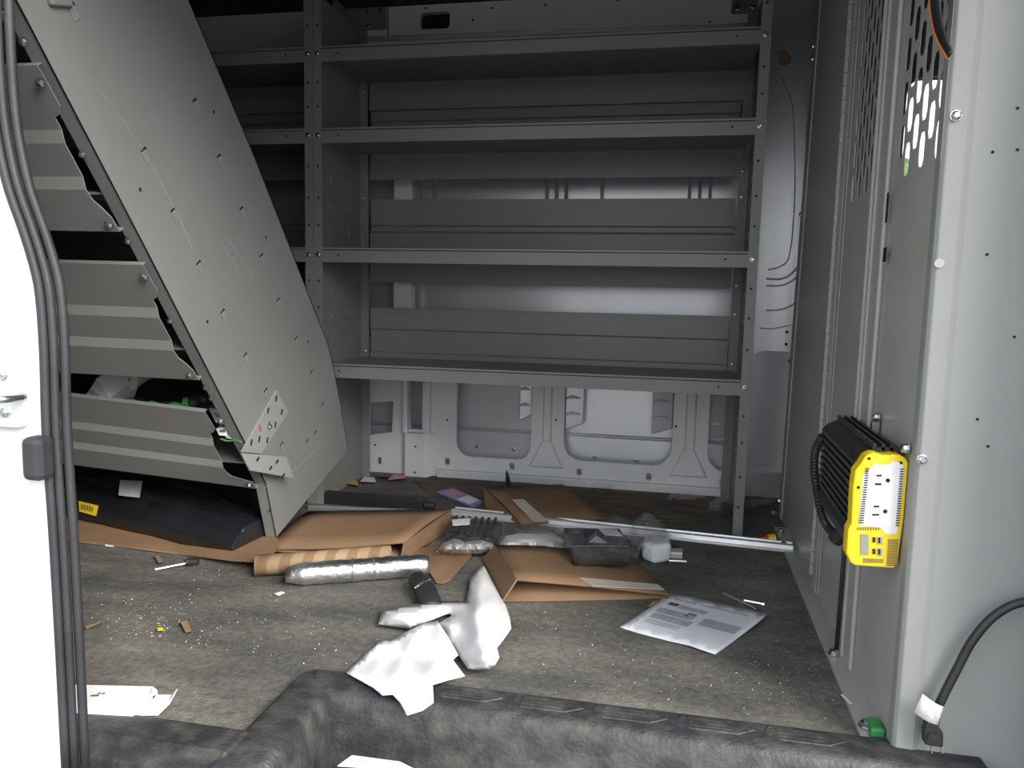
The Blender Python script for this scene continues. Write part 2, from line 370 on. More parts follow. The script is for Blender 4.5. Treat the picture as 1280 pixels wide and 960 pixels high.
# upper rail
def railp(a, b): return (a, YW-.02-.0*(b-1.3), b)
hl = [rrect(.147, 1.365, .239, 1.413, .010, 2)]
bm = NB(); plate(bm, [(-2.6, 1.24), (1.125, 1.24), (1.125, 1.44), (-2.6, 1.47)], hl, railp, .02, (0, 1, 0)); obj('upper_rail', bm, 'van_white', wall)
bm = NB(); tube(bm, [(-.15, YW-.022, 1.345), (.6, YW-.024, 1.338), (1.12, YW-.024, 1.330)], .008, 8, flat=1); obj('rail_bead', bm, 'van_white', wall, smooth=True)
bm = NB(); box(bm, (.0455, YW-.0235, 1.34), (.0475, YW-.019, 1.46)); obj('rail_seam', bm, 'black_hole', wall)
bm = NB(); box(bm, (.145, YW+.001, 1.36), (.241, YW+.02, 1.418)); obj('rail_backing', bm, 'black_hole', wall)
for u, v in ((532, 10), (591, 25), (615, 10), (682, 6), (772, 0), (887, 27)):
    p = on(u, v, 1, YW-.021); inst('rail_hole', HOLE, wall, p-wall.location, FACE_NY)
# vertical ridges on the skin that show in the gaps between the shelf backs
for x in (-.08, .13, .17, .53, .56, .59, .70, .96, .99, 1.02, -.5, -.9):
    bm = NB(); tube(bm, [(x, YW+.072, .80), (x, YW+.068, 1.26)], .0045, 6); obj('skin_ridge', bm, 'skin_silver', wall, smooth=True)
bm = NB(); box(bm, (.055, YW+.01, .44), (.115, YW+.06, 1.26)); obj('inner_post', bm, 'van_white', wall, bevel=.004)
for z in (.150, .143):
    bm = NB(); tube(bm, [(-.2, YW+.0745, z), (1.2, YW+.0735, z)], .0022, 6); obj('skin_crease', bm, 'skin_silver', wall, smooth=True)
# silver pillar beside the partition
sp_ = struct(thing('wall_far_pillar', (1.2, YW, 0)))
def pil(a, b): return (a, YW+.02+.02*math.cos((a-1.12)*9), b)
hl = [rrect(1.165, .02, 1.30, .435, .03, 4, (0, 0, 1, 1)), [(1.197+.022*math.cos(t)*1.1, 1.262+.020*math.sin(t)-.35*(.022*math.cos(t))) for t in [k*math.pi/6 for k in range(12)]]]
bm = NB(); outer = [(1.135+.0*i, -.02) for i in range(1)]+[(1.34, -.02), (1.34, 1.5), (1.135, 1.5)]
plate(bm, outer, hl, pil, .012, (0, 1, 0)); obj('pillar_skin', bm, 'skin_silver', sp_)
bm = NB(); box(bm, (1.12, YW+.055, -.02), (1.36, YW+.062, .46)); obj('pillar_recess', bm, 'skin_silver', sp_)
bm = NB(); box(bm, (1.15, YW+.025, -.01), (1.32, YW+.06, .075)); obj('pillar_ledge', bm, 'skin_silver', sp_, bevel=.004)
def pilp(u, v, dy=0):
    p = on(u, v, 1, YW+.03); return Vector((p.x, YW+.015+.02*math.cos((p.x-1.12)*9)+dy, p.z))
for nm, pts, r in (('pressed_line', [(965, 84), (977, 97), (986, 118), (991, 140), (993, 200), (992, 265), (986, 320), (975, 333), (960, 337)], .0035),
                   ('pressed_line', [(1004, 90), (1007, 105), (1008, 150), (1006, 180)], .003), ('pressed_line', [(958, 348), (972, 349), (985, 345), (997, 333)], .005),
                   ('pressed_line', [(958, 357), (975, 357), (988, 352), (997, 344)], .004), ('pressed_line', [(958, 388), (975, 387), (988, 382), (996, 375)], .004),
                   ('pressed_line', [(950, 410), (965, 411), (980, 408), (992, 405)], .003)):
    bm = NB(); tube(bm, spline([pilp(*p) for p in pts], 5), r, 6, flat=.6); obj(nm, bm, 'van_white', sp_, smooth=True)
bm = NB(); q = pilp(990, 72, .02); box(bm, (q.x-.03, q.y, q.z-.03), (q.x+.03, q.y+.004, q.z+.03)); obj('hole_backing', bm, 'brown_paper', sp_)
for u, v in ((983, 415), (982, 430)): inst('pillar_hole', HOLE, sp_, pilp(u, v, -.002)-sp_.location, FACE_NY, (1.3, 1.3, 1.3))
# ---------------- roof, rear wall, near wall
bm = NB(); hexa(bm, [(-2.6, -1.25, 1.50), (-2.6, -.95, 1.58), (-2.6, .25, 1.56), (-2.6, YW+.1, 1.43)], [(2.6, -1.25, 1.50), (2.6, -.95, 1.58), (2.6, .25, 1.56), (2.6, YW+.1, 1.43)])
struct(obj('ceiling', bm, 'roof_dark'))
bm = NB(); box(bm, (-2.65, -1.25, -.3), (-2.6, YW+.1, 1.6)); struct(obj('wall_rear', bm, 'van_white'))
bm = NB(); box(bm, (-2.6, -1.20, -.02), (-.10, -1.155, 1.58)); struct(obj('wall_near', bm, 'van_white'))
bm = NB(); box(bm, (-.1, -1.25, 1.22), (2.6, -1.17, 1.58)); struct(obj('trim_2', bm, 'pillar_white'))  # unseen door header, set low to shade the upper shelves
# rear door pillar with seal, striker and bumper
pl = struct(thing('wall_pillar', (.15, -1.15, 0)))
edge = [on(u, v, 1, -1.235) for u, v in ((84, 960), (76, 800), (68, 660), (60, 540), (57, 440), (52, 370), (44, 330), (30, 285), (14, 240), (3, 195), (-6, 140), (-12, 60), (-16, -40), (-18, -140), (-20, -260))]
bm = NB(); fr = [(-.25, -.8)]+[(edge[0].x, -.8), (edge[0].x, -.2)]+[(p.x, p.z) for p in edge]+[(edge[-1].x, 1.5), (-.25, 1.5)]
plate(bm, fr, [], lambda a, b: (a, -1.222, b), .018, (0, -1, 0)); obj('pillar_panel', bm, 'pillar_white', pl, bevel=.006)
bm = NB(); plate(bm, [(-.25, -.2), (.14, -.2), (.13, .0), (.10, .4), (.06, .58), (.0, .70), (-.02, 1.5), (-.25, 1.5)], [], lambda a, b: (a, -1.215, b), .12, (0, 1, 0)); obj('pillar_inner', bm, 'van_white', pl)
seal = thing('door_seal', (0, 0, 0)); seal.parent = pl; seal.location = (-.15, 1.15, 0)
bm = NB()
for k, (o_, dy, r) in enumerate(((.003, -.090, .0042), (.0100, -.086, .0040), (.0170, -.080, .0044))):
    pts = spline([Vector((p.x+o_, -1.15+dy, p.z)) for p in edge], 3); tube(bm, pts, r, 8, upv=(0, 1, 0))
C.objects.unlink(seal); bpy.data.objects.remove(seal)
seal = obj('door_seal', bm, 'rubber', pl, smooth=True)
sk_c = on(12, 492, 1, -1.25)
bm = NB(); plate(bm, rrect(sk_c.x-.035, sk_c.z-.033, sk_c.x+.014, sk_c.z+.030, .008), [], lambda a, b: (a, -1.244, b), .006, (0, -1, 0)); sk = obj('striker_plate', bm, 'aluminium', pl, bevel=.0015)
bm = NB(); tube(bm, spline([(sk_c.x-.02, -1.252, sk_c.z-.006), (sk_c.x-.005, -1.275, sk_c.z-.002), (sk_c.x+.014, -1.275, sk_c.z-.002), (sk_c.x+.018, -1.252, sk_c.z-.002)], 5), .004, 8); obj('striker_loop', bm, 'steel', sk, smooth=True)
for dz in (-.018, .018): inst('bolt', BOLT, sk, (Vector((sk_c.x-.006, -1.25, sk_c.z+dz))-world_mat(pl).translation), FACE_NY, (.9, .9, .9))
p0 = on(36, 544, 1, -1.25); p1 = on(62, 600, 1, -1.25)
bm = NB(); box(bm, (p0.x, -1.262, p1.z), (p1.x, -1.24, p0.z)); obj('rubber_bumper', bm, 'rubber', pl, bevel=.006)
# ---------------- partition (front bulkhead)
pt = struct(thing('wall_right', (bx(-.3), -.3, 0)))
def bw(y, z, d=0): return Vector((bx(y)-d, y, z))         # d = distance out of the sheet towards the cargo room
NX = (1, .0, 0)
def bplate(name, y0, y1, z0, z1, d, th, m='bulkhead_grey', parent=pt, bevel=0):
    bm = NB(); hexa(bm, [bw(y0, z0, d), bw(y1, z0, d), bw(y1, z1, d), bw(y0, z1, d)], [bw(y0, z0, d-th), bw(y1, z0, d-th), bw(y1, z1, d-th), bw(y0, z1, d-th)])
    return obj(name, bm, m, parent, bevel=bevel)
def slant(nm, w0, w1, d, th):
    ye = lambda z: .238-.075*z
    bm = NB(); q = [(w0 if w0 < -.2 else ye(0)-w0, 0), (ye(0)-w1, 0), (ye(1.5)-w1, 1.5), (w0 if w0 < -.2 else ye(1.5)-w0, 1.5)]
    hexa(bm, [bw(y, z, d) for y, z in q], [bw(y, z, d-th) for y, z in q]); return obj(nm, bm, 'bulkhead_grey', pt)
slant('fixed_panel', -.305, 0, 0, .003)
bm = NB(); hexa(bm, [bw(.235, 0), bw(.239, 0), (1.315, YW+.03, 0), (1.31, YW+.03, 0)], [bw(.122, 1.5), bw(.126, 1.5), (1.315, YW+.03, 1.5), (1.31, YW+.03, 1.5)]); obj('return_panel', bm, 'bulkhead_grey', pt)
slant('wall_flange', .05, 0, .003, .003)
bplate('floor_flange', -.86, .10, .0, .004, .030, .03)
bplate('door_frame', -.345, -.30, 0, 1.5, .004, .004, bevel=.001)
def slots(bm, y0, y1, z0, z1, nc, pitch, sw, sl, th=.0025, d=.0):
    cw = (y1-y0)/nc
    for c in range(nc):
        z = z0-(pitch/2 if c % 2 else 0)
        while z < z1:
            ya, yb = y0+c*cw, y0+(c+1)*cw; zc = z+pitch/2; yc = (ya+yb)/2
            za, zb = max(z, z0), min(z+pitch, z1)
            if z < z0-1e-6 or z+pitch > z1+1e-6:
                f = [(ya, za), (yb, za), (yb, zb), (ya, zb)]; bm.faces.new([bm.verts.new(bw(*q, d)) for q in f])
            else:
                h = sl/2; w = sw/2
                inn = [(yc-w, zc-h+w), (yc-w*.6, zc-h+.2*w), (yc+w*.6, zc-h+.2*w), (yc+w, zc-h+w), (yc+w, zc+h-w), (yc+w*.6, zc+h-.2*w), (yc-w*.6, zc+h-.2*w), (yc-w, zc+h-w)]
                out = [(ya, zc-h+w), (ya, z), (yb, z), (yb, zc-h+w), (yb, zc+h-w), (yb, z+pitch), (ya, z+pitch), (ya, zc+h-w)]
                vi = [bm.verts.new(bw(*q, d)) for q in inn]; vo = [bm.verts.new(bw(*q, d)) for q in out]
                for k in range(8): bm.faces.new((vo[k], vo[(k+1) % 8], vi[(k+1) % 8], vi[k]))
            z += pitch
    return bm
bplate('door_panel', -.60, -.345, 0, .745, 0, .0025)
bplate('door_stile', -.40, -.345, .745, 1.5, 0, .0025)
bplate('door_stile', -.60, -.575, .745, 1.5, 0, .0025)
bm = slots(NB(), -.575, -.40, .745, 1.5, 7, .058, .0165, .047); obj('perforated_screen', bm, 'bulkhead_grey', pt, solid=.0008)
bplate('slide_panel', -.885, -.66, 0, .735, 0, .0025)
bplate('door_stile', -.695, -.66, .735, 1.5, 0, .0025)
bm = slots(NB(), -.885, -.695, .735, 1.5, 6, .058, .0225, .048); obj('perforated_screen', bm, 'bulkhead_grey', pt, solid=.0008)
ps = bplate('lock_post', -.668, -.598, 0, 1.5, .007, .007, bevel=.003)
bplate('post_lip', -.600, -.590, 0.0, 1.5, .011, .011, 'bulkhead_grey', bevel=.002)
bplate('post_lip', -.622, -.616, 0.0, 1.5, .010, .004, 'bulkhead_grey', bevel=.001)
p = on(1093, 320, 0, 1.185)
bplate('latch_slot', p.y-.010, p.y+.006, p.z-.008, p.z+.012, .0078, .001, 'black_hole')
p = on(1095, 268, 0, 1.185)
bplate('latch_slot', p.y-.006, p.y+.002, p.z-.012, p.z+.03, .0078, .001, 'black_hole')
# piano hinge: knuckles along a pin
hg = obj('piano_hinge', tube(NB(), [bw(-.312, .02, .007), bw(-.312, 1.5, .007)], .0028, 6), 'steel', pt)
kme = mesh_of('hinge_knuckle', tube(NB(), [(0, 0, 0), (0, 0, .022)], .0042, 7), 'bulkhead_grey')
for k in range(60):
    q = bw(-.312, .03+k*.0243, .007); inst('hinge_knuckle', kme, hg, q-world_mat(pt).translation)
bplate('hinge_leaf', -.37, -.316, 0.01, 1.5, .003, .002)
def bbolt(y, z, d=.002, s=1.0): inst('bolt', BOLT, pt, bw(y, z, d)-pt.location, FACE_NX, (s, s, s))
for u, v in ((1028, 45), (1020, 72), (1005.6, 267), (991.5, 452), (978, 630)):
    p = on(u, v, 0, 1.232); bbolt(.238-.075*p.z-.012, p.z, .003, 1.2)
for u, v in ((1053, 815), (1093, 905), (980, 642), (994, 664)):
    p = fl(u, v, .01); inst('bolt', BOLT, pt, Vector((bx(p.y)-.018, p.y, .005))-pt.location, (0, 0, 0), (1.7, 1.7, 1.8))
# wing panel that closes the near side
wg = struct(thing('wall_right_wing', (1.28, -.88, 0)))
bm = NB()
sec = [(1.2005, -.868), (1.2005, -.884), (1.204, -.888), (1.222, -.889), (1.230, -.886), (1.352, -.886), (1.357, -.878), (1.357, -.84)]
for a, b in zip(sec, sec[1:]):
    bm.faces.new([bm.verts.new((a[0], a[1], 0.0)), bm.verts.new((b[0], b[1], 0.0)), bm.verts.new((b[0], b[1], 1.5)), bm.verts.new((a[0], a[1], 1.5))])
bmesh.ops.remove_doubles(bm, verts=bm.verts[:], dist=1e-5)
obj('wing_sheet', bm, 'wing_grey', wg, solid=.003, bevel=.0015)
for u, v in ((1194, 145), (1152, 574), (1117, 958)):
    p = on(u, v, 1, -.890); inst('bolt', BOLT, wg, p-wg.location, FACE_NY, (1.05, 1.05, 1.3))
p = on(1174, 329, 1, -.8915); bm = NB(); tube(bm, [p, p+Vector((0, -.0008, 0))], .0055, 12); obj('hole_plug', bm, 'bulkhead_grey', wg)
for u, v in ((1222, 524), (1235, 558), (1234, 318), (1268, 421), (1272, 135), (1241, 190), (1272, 187)):
    p = on(u, v, 1, -.8885); inst('sheet_hole', HOLE, wg, p-wg.location, FACE_NY, (.5, .5, .5))
bm = NB(); box(bm, (1.36, -1.02, -.3), (1.42, -.84, 1.5)); struct(obj('trim_3', bm, 'rubber'))
# cab beyond the partition: floor, far door with window, dash
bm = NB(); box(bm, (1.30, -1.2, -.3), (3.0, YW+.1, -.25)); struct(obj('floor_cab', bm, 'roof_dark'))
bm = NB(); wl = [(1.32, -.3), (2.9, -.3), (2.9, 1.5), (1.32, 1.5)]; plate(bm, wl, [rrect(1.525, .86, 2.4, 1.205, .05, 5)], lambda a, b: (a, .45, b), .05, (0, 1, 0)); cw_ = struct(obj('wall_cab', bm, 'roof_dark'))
w1 = struct(thing('window_1', (1.98, .475, .86)))
bm = NB(); box(bm, (1.51, .473, .85), (2.41, .477, 1.21)); obj('pane', bm, 'glass', w1)
bm = NB(); plate(bm, rrect(1.51, .845, 2.415, 1.22, .06, 5), [rrect(1.53, .865, 2.395, 1.20, .05, 5)], lambda a, b: (a, .452, b), .012, (0, -1, 0)); obj('window_frame', bm, 'black_plastic', w1)
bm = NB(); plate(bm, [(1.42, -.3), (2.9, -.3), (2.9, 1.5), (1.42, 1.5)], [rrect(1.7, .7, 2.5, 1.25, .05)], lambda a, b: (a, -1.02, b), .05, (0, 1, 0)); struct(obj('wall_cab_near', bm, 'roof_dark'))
# =================================================================== shelving units along the far wall
D = .335; UH = 1.34; XL, XR = -.013, 1.110
ZS = [.368, .673, .978, 1.181]
def unit_bolt(par, x, y, z, rot=FACE_NY, s=1.0): return inst('bolt', BOLT, par, (x, y, z), rot, (s, s, s))
TAB = None
def mk_tab():
    bm = NB(); box(bm, (0, -.006, -.007), (.0035, .006, .007)); return mesh_of('slot_tab', bm, 'shelf_grey')
TAB = mk_tab()
def wall_unit(x0, label):
    t = thing('shelving_unit', (x0, 0, 0), label, 'shelving', 'shelving units along the far wall')
    for side, xs, sg in ((0, XL, 1), (1, XR, -1)):
        bm = NB(); prof = [(0, 0), (D-.01, 0), (D, .4), (D-.03, UH), (0, UH)]
        hexa(bm, [(xs, y, z) for y, z in prof], [(xs+sg*.002, y, z) for y, z in prof])
        ep = obj('end_panel', bm, 'shelf_grey', t, local=True)
        bm = NB(); a, b = sorted((xs, xs+sg*.0235)); box(bm, (a, -.002, 0), (b, 0, UH)); obj('front_flange', bm, 'shelf_grey', ep, local=True)
        bm = NB(); a, b = sorted((xs+sg*.002, xs+sg*.027)); hexa(bm, [(a, D-.014, 0), (b, D-.014, 0), (b, D-.012, 0), (a, D-.012, 0)], [(a, D-.040, UH), (b, D-.040, UH), (b, D-.038, UH), (a, D-.038, UH)]); obj('back_flange', bm, 'shelf_grey', ep, local=True)
        for z in ZS: unit_bolt(ep, xs+sg*.013, -.0022, z)
        for z in (.075, .15, .235, .30, .46, .535, .605, .75, .82, .90, 1.05, 1.11, 1.25): inst('flange_hole', HOLE, ep, (xs+sg*.013, -.0026, z), FACE_NY, (.9, .9, .9))
        for z in (.40, .54, .62, .86, .93, 1.0, 1.17): unit_bolt(ep, xs+sg*.015, D-.018-.02*(z/UH), z, FACE_NY, .75)
        for i, z in enumerate((.17, .25, .44, .51, .58, .74, .81, .88)):
            for y in (.10, .22): inst('slot_tab', TAB, ep, (xs+sg*.002, y, z+(.01 if y > .15 else 0)), (0, 0, 0 if sg > 0 else math.pi))
    for k, z in enumerate(ZS):
        sh = thing('shelf', (0, 0, z)); sh.parent = t
        a, b = XL+.012, XR-.012
        bm = NB(); box(bm, (a, .0005, .012), (b, D-.018, .014)); obj('shelf_deck', bm, 'shelf_grey', sh, local=True)
        bm = NB(); hexa(bm, [(a, .0005, -.019), (b, .0005, -.019), (b, .0005, .019), (a, .0005, .019)], [(a, .0025, -.019), (b, .0025, -.019), (b, .0025, .019), (a, .0025, .019)])
        box(bm, (a, .0025, .017), (b, .012, .019)); box(bm, (a, .0025, -.019), (b, .010, -.017))
        obj('front_lip', bm, 'shelf_grey', sh, local=True)
        for x in (.055, .98+.055): inst('lip_hole', HOLE, sh, (x, -.0002, 0), FACE_NY, (.8, .8, .8))
        if k < 3:
            top = .185; prof = [(D-.020, -.062), (D-.020, .085), (D-.010, .092), (D-.010, .106), (D-.016, .110), (D-.016, top), (D-.010, top)]
            if k == 0: prof = [(D-.020, -.03), (D-.020, .028), (D-.013, .032), (D-.013, .098), (D-.018, .103), (D-.018, .166), (D-.012, .166)]
        else: prof = [(D-.030, -.066), (D-.030, .012)]
        bm = NB(); o1 = [(b-.018 if k < 3 else b, y, zz) for y, zz in prof]; o0 = [(a+.018, y, zz) for y, zz in prof]
        for i in range(len(prof)-1): bm.faces.new([bm.verts.new(q) for q in (o0[i], o1[i], o1[i+1], o0[i+1])])
        bmesh.ops.remove_doubles(bm, verts=bm.verts[:], dist=1e-6); obj('back_panel', bm, 'shelf_grey', sh, local=True, solid=.0015)
    return t
wall_unit(0, 'empty grey steel shelving unit against the far wall, beside the mesh partition')
wall_unit(-1.124, 'empty grey steel shelving unit against the far wall, half hidden behind leaning shelves')
# dark brackets that tie the unit to the rail
for (u0_, v0_, u1_, v1_), lb, hs in (((432, 8, 482, 38), 'dark steel fixing plate on the white rail, left end', ((460, 15), (476, 14), (461, 33))), ((914, -12, 949, 17), 'dark steel fixing plate on the white rail, right end', ((922, 10), (941, 8)))):
    a = on(u0_, v1_, 1, YW-.03); b = on(u1_, v0_, 1, YW-.03); c_ = (a+b)/2
    t = thing('fixing_plate', (c_.x, YW-.025, a.z), lb, 'bracket')
    bm = NB(); plate(bm, rrect(a.x, a.z, b.x, b.z, .006, 2), [], lambda p, q: (p, YW-.028, q), .004, (0, 1, 0)); box(bm, (a.x, YW-.12, a.z+.002), (a.x+.004, YW-.028, b.z-.002)); obj('plate', bm, 'shelf_grey', t)
    for u, v in hs: inst('bolt', BOLT, t, on(u, v, 1, YW-.0285)-t.location, FACE_NY, (1, 1, 1.3))
# =================================================================== loose unit leaning back against the near side
TH = .305; KU = .95; BASE = Vector((.0728, -.3747, .0281))
lu = thing('leaning_shelving_unit', BASE, 'grey steel shelving unit tipped back in the left foreground, seen from its end', 'shelving', rot=(TH, 0, 0))
LM = world_mat(lu).inverted()
def lloc(u, v, x=.0):
    p = LM @ on(u, v, 0, BASE.x+x); return p
front = [(y*KU, z*KU) for y, z in ((.435, 0), (.432, .08), (.428, .155), (.419, .25), (.404, .333), (.194, .829), (.04, 1.155), (-.06, 1.37))]
back = [(y*KU, z*KU) for y, z in ((-.46, 1.37), (-.344, 1.082), (-.21, .724), (0, .146), (0, 0))]
for xs, sg in ((0, -1), (-1.12, 1)):
    bm = NB(); prof = front+back; hexa(bm, [(xs, y, z) for y, z in prof], [(xs+sg*.0025, y, z) for y, z in prof])
    ep = obj('end_panel', bm, 'shelf_grey', lu, local=True)
    fl_ = []
    for nm, line in (('back_flange', back[::-1]), ('front_flange', front)):
        for (y0, z0), (y1, z1) in zip(line, line[1:]):
            bm = NB(); a, b = sorted((xs, xs+sg*.024)); w = .003 if nm == 'front_flange' else -.003
            hexa(bm, [(a, y0, z0), (b, y0, z0), (b, y0-w, z0), (a, y0-w, z0)], [(a, y1, z1), (b, y1, z1), (b, y1-w, z1), (a, y1-w, z1)]); obj(nm, bm, 'shelf_grey', ep, local=True)
    if xs == 0:
        # punched tabs: dark slot with a sheared, bent-out tongue
        bm = NB(); bm.faces.new([bm.verts.new(q) for q in ((.0004, -.006, -.008), (.0004, .0092, -.007), (.0004, .0092, .0125), (.0004, -.005, .0122))]); sme = mesh_of('punched_slot', bm, 'black_hole')
        bm = NB(); hexa(bm, [(.0005, -.007, -.010), (.0005, .0058, -.008), (.0005, .0058, .0085), (.0005, -.007, .0085)], [(.001, -.007, -.010), (.0028, .0058, -.008), (.0028, .0058, .007), (.001, -.007, .007)]); tme = mesh_of('punched_tab', bm, 'shelf_grey')
        for u, v in ((92, 16), (182, 195), (245, 133), (275, 202), (218, 270), (303, 267), (250, 335), (328, 325), (280, 395), (349, 380), (308, 449), (371, 428), (390, 470), (404, 510), (333, 493), (353, 560), (385, 556), (395, 545)):
            q = lloc(u, v); sl = inst('punched_slot', sme, ep, (0, q.y, q.z), (.35, 0, 0)); inst('punched_tab', tme, sl, (0, 0, 0))
        for u, v in ((175, 237), (267, 140), (332, 297), (259, 402), (337, 638), (385, 427)):
            q = lloc(u, v); inst('panel_hole', HOLE, ep, (.0006, q.y, q.z), FACE_PX, (1, 1, 1))
        for pts in (((98, 92), (118, 108), (138, 130), (160, 160), (182, 193), (205, 236), (224, 272), (240, 310)), ((275, 300), (290, 325), (305, 352)), ((283, 295), (300, 322), (318, 350)), ((330, 610), (372, 585), (400, 555))):
            bm = NB(); tube(bm, [Vector((.0004, lloc(u, v).y, lloc(u, v).z)) for u, v in pts], .0003, 4); obj('scratch_mark', bm, 'skin_silver', ep, local=True)
        q = lloc(72, 2); bm = NB(); box(bm, (-.001, q.y-.02, q.z-.006), (.008, q.y+.02, q.z+.03)); obj('slotted_clip', bm, 'shelf_grey', ep, local=True, bevel=.003)
d_ = Vector((0, -.345, .939)); n_ = Vector((0, -.939, -.345)); P0 = Vector((0, 0, .146*KU))
def ps_(s, x, o): return Vector((x, 0, 0))+P0+d_*s+n_*o
fr_ = [0, .32, .37, .42, .60, .65, .74, 1.0]
for k, (s0, s1) in enumerate(((.012, .238), (.345, .600), (.676, .935), (1.0, 1.25))):
    s0 *= KU; s1 *= KU
    sh = thing('shelf', (0, 0, 0)); sh.parent = lu
    # ribbed back panel, stepping outwards from top to bottom, with notched end
    H = s1-s0; rowsd = []
    prof = [(0, -.004, .0), (0, .004, .0), (.22, .004, .002), (.27, .004, -.006), (.29, .004, -.016), (.36, .004, -.016), (.43, .011, -.016), (.64, .011, -.016), (.71, .018, -.016), (.78, .018, -.014), (.83, .018, -.006), (.90, .018, .002), (1.0, .018, .004), (1.0, .008, .004)]
    skew = .085 if k == 0 else .012
    bm = NB(); R_ = []
    for f_, o_, xe in prof:
        s = s1-f_*H; xr = -.010+xe-(.034 if k == 0 and f_ < .85 else 0)
        R_.append((bm.verts.new(ps_(s, xr, o_+.004)), bm.verts.new(ps_(s+skew*1.1, -1.11, o_+.004))))
    for a, b in zip(R_, R_[1:]): bm.faces.new((a[0], a[1], b[1], b[0]))
    obj('back_panel', bm, 'shelf_grey', sh, local=True, solid=.0016)
    bm = NB(); q = ps_(s0+.05, 0, 0); yf = .36-.42*max(0, q.z-.33)
    hexa(bm, [(-.01, q.y+.004, q.z), (-1.11, q.y+.004, q.z), (-1.11, yf, q.z), (-.01, yf, q.z)], [(-.01, q.y+.004, q.z+.003), (-1.11, q.y+.004, q.z+.003), (-1.11, yf, q.z+.003), (-.01, yf, q.z+.003)])
    obj('shelf_deck', bm, 'shelf_grey', sh, local=True)
    bm = NB(); box(bm, (-1.11, yf, q.z-.02), (-.01, yf+.003, q.z+.02)); obj('front_lip', bm, 'shelf_grey', sh, local=True)
    for s, o_ in ((s1-.020, .010), (s0+.014, .024)):
        inst('bolt', BOLT, sh, ps_(s, -.016, o_), (TH+.05+math.pi/2+.35, 0, 0), (1.15, 1.15, 1.4))
for s in (.275, .305, .645, .475, .55, .80, .965):
    inst('bolt', BOLT, lu, ps_(s*KU, -.018, .002), (math.pi/2+.35, 0, 0), (1.0, 1.0, 1.2))
# perforated angle bracket bolted across the end panel
br = thing('angle_bracket', (0, 0, 0)); br.parent = lu
k4 = [lloc(u, v, .004) for u, v in ((302, 565), (345, 488), (360, 515), (326, 567))]
bm = NB(); hexa(bm, [(.001, p.y, p.z) for p in k4], [(.006, p.y, p.z) for p in k4]); obj('bracket_leaf', bm, 'wing_grey', br, local=True)
a = k4[0]; b = k4[3]
e4 = [Vector((.005, a.y, a.z)), Vector((.005, b.y, b.z)), Vector((.05, b.y+.03, b.z-.02)), Vector((.03, a.y-.01, a.z-.03))]
k5 = [lloc(u, v, .03) for u, v in ((300, 566), (357, 571), (366, 598), (311, 588))]
bm = NB(); hexa(bm, k5, [p+Vector((.003, 0, .0)) for p in k5]); obj('bracket_leaf', bm, 'wing_grey', br, local=True, bevel=.001)
k6 = [lloc(302, 565, .004), lloc(345, 561, .004), lloc(357, 571, .03), lloc(300, 566, .03)]
bm = NB(); sl_ = NB(); box(sl_, (0, -.008, -.003), (.0008, .008, .003)); slm = mesh_of('bracket_slot', sl_, 'black_hole')
for i, (u, v) in enumerate(((314, 553), (335, 513), (345, 498), (324, 549), (344, 531), (334, 550), (352, 515), (336, 531))):
    q = lloc(u, v, .006); inst('bracket_slot', slm, br, (.0062, q.y, q.z), (.9, 0, 0), (1, .8, .8))
for u, v in ((322, 574), (346, 577), (338, 585), (354, 594)):
    q = lloc(u, v, .033); inst('bracket_slot', slm, br, (.0335, q.y, q.z), (.15, 0, 0), (1, .7, .8))
q = lloc(335, 533, .006); inst('bolt', BOLT, br, (.006, q.y, q.z), FACE_PX, (1.1, 1.1, 1.5))
q = lloc(325, 535, .0063); bm = NB(); box(bm, (.0062, q.y-.003, q.z-.007), (.0068, q.y+.003, q.z+.007)); obj('red_sticker', bm, 'red', br, local=True)
# =================================================================== things lying in the leaning unit's lowest shelf
def shelfpt(u, v, y): return on(u, v, 1, CAM.y+KU*(y-CAM.y))
def slab(name, px, y, depth, m, label, cat, drop=.10, lean=.0):
    """flat-sided box seen at px corners (tl,tr,br,bl), standing in the tray"""
    P = [shelfpt(u, v, y) for u, v in px]; bm = NB(); dv = Vector((0, depth, depth*.33))
    hexa(bm, P, [p+dv for p in P]); return bm
t = thing('carton_end', shelfpt(118, 500, -.40), 'white torn carton with printed side in lowest leaning shelf', 'carton')
obj('carton_body', slab('', ((121, 473), (137, 497), (128, 522), (92, 518)), -.43, .10, 'label_white', '', ''), 'label_white', t)
obj('printed_bars', slab('', ((112, 487), (124, 493), (122, 497), (109, 491)), -.4315, .001, '', '', ''), 'print_grey', t)
t = thing('paper_roll', shelfpt(157, 480, -.36), 'worn white paper roll at the back of lowest leaning shelf', 'roll')
bm = NB(); a = shelfpt(157, 474, -.36); tube(bm, [a, a+Vector((-.01, .14, .04))], .028, 14); obj('roll_body', bm, 'label_white', t, smooth=False)
bm = NB(); tube(bm, [a+Vector((0, -.001, 0)), a+Vector((0, .001, 0))], .012, 12); obj('core', bm, 'brown_paper', t)
t = thing('battery_tool', shelfpt(245, 500, -.40), 'green and black tool lying in lowest leaning shelf', 'tool')
bm = NB(); tube(bm, spline([shelfpt(238, 506, -.41), shelfpt(250, 500, -.40), shelfpt(262, 500, -.39), shelfpt(276, 508, -.38)], 4), [.016]*4+[.02]*4+[.016]*5, 10); obj('tool_body', bm, 'black_plastic', t, smooth=True)
bm = NB(); tube(bm, [shelfpt(230, 504, -.415), shelfpt(240, 504, -.41)], [.012, .013], 10); obj('tool_nose', bm, 'green', t)
bm = NB(); tube(bm, [shelfpt(262, 512, -.42), shelfpt(275, 507, -.42)], [.008, .008], 8); obj('grey_collar', bm, 'steel', t)
t = thing('green_string', shelfpt(190, 508, -.42), 'tangled green string along lowest leaning shelf', 'string')
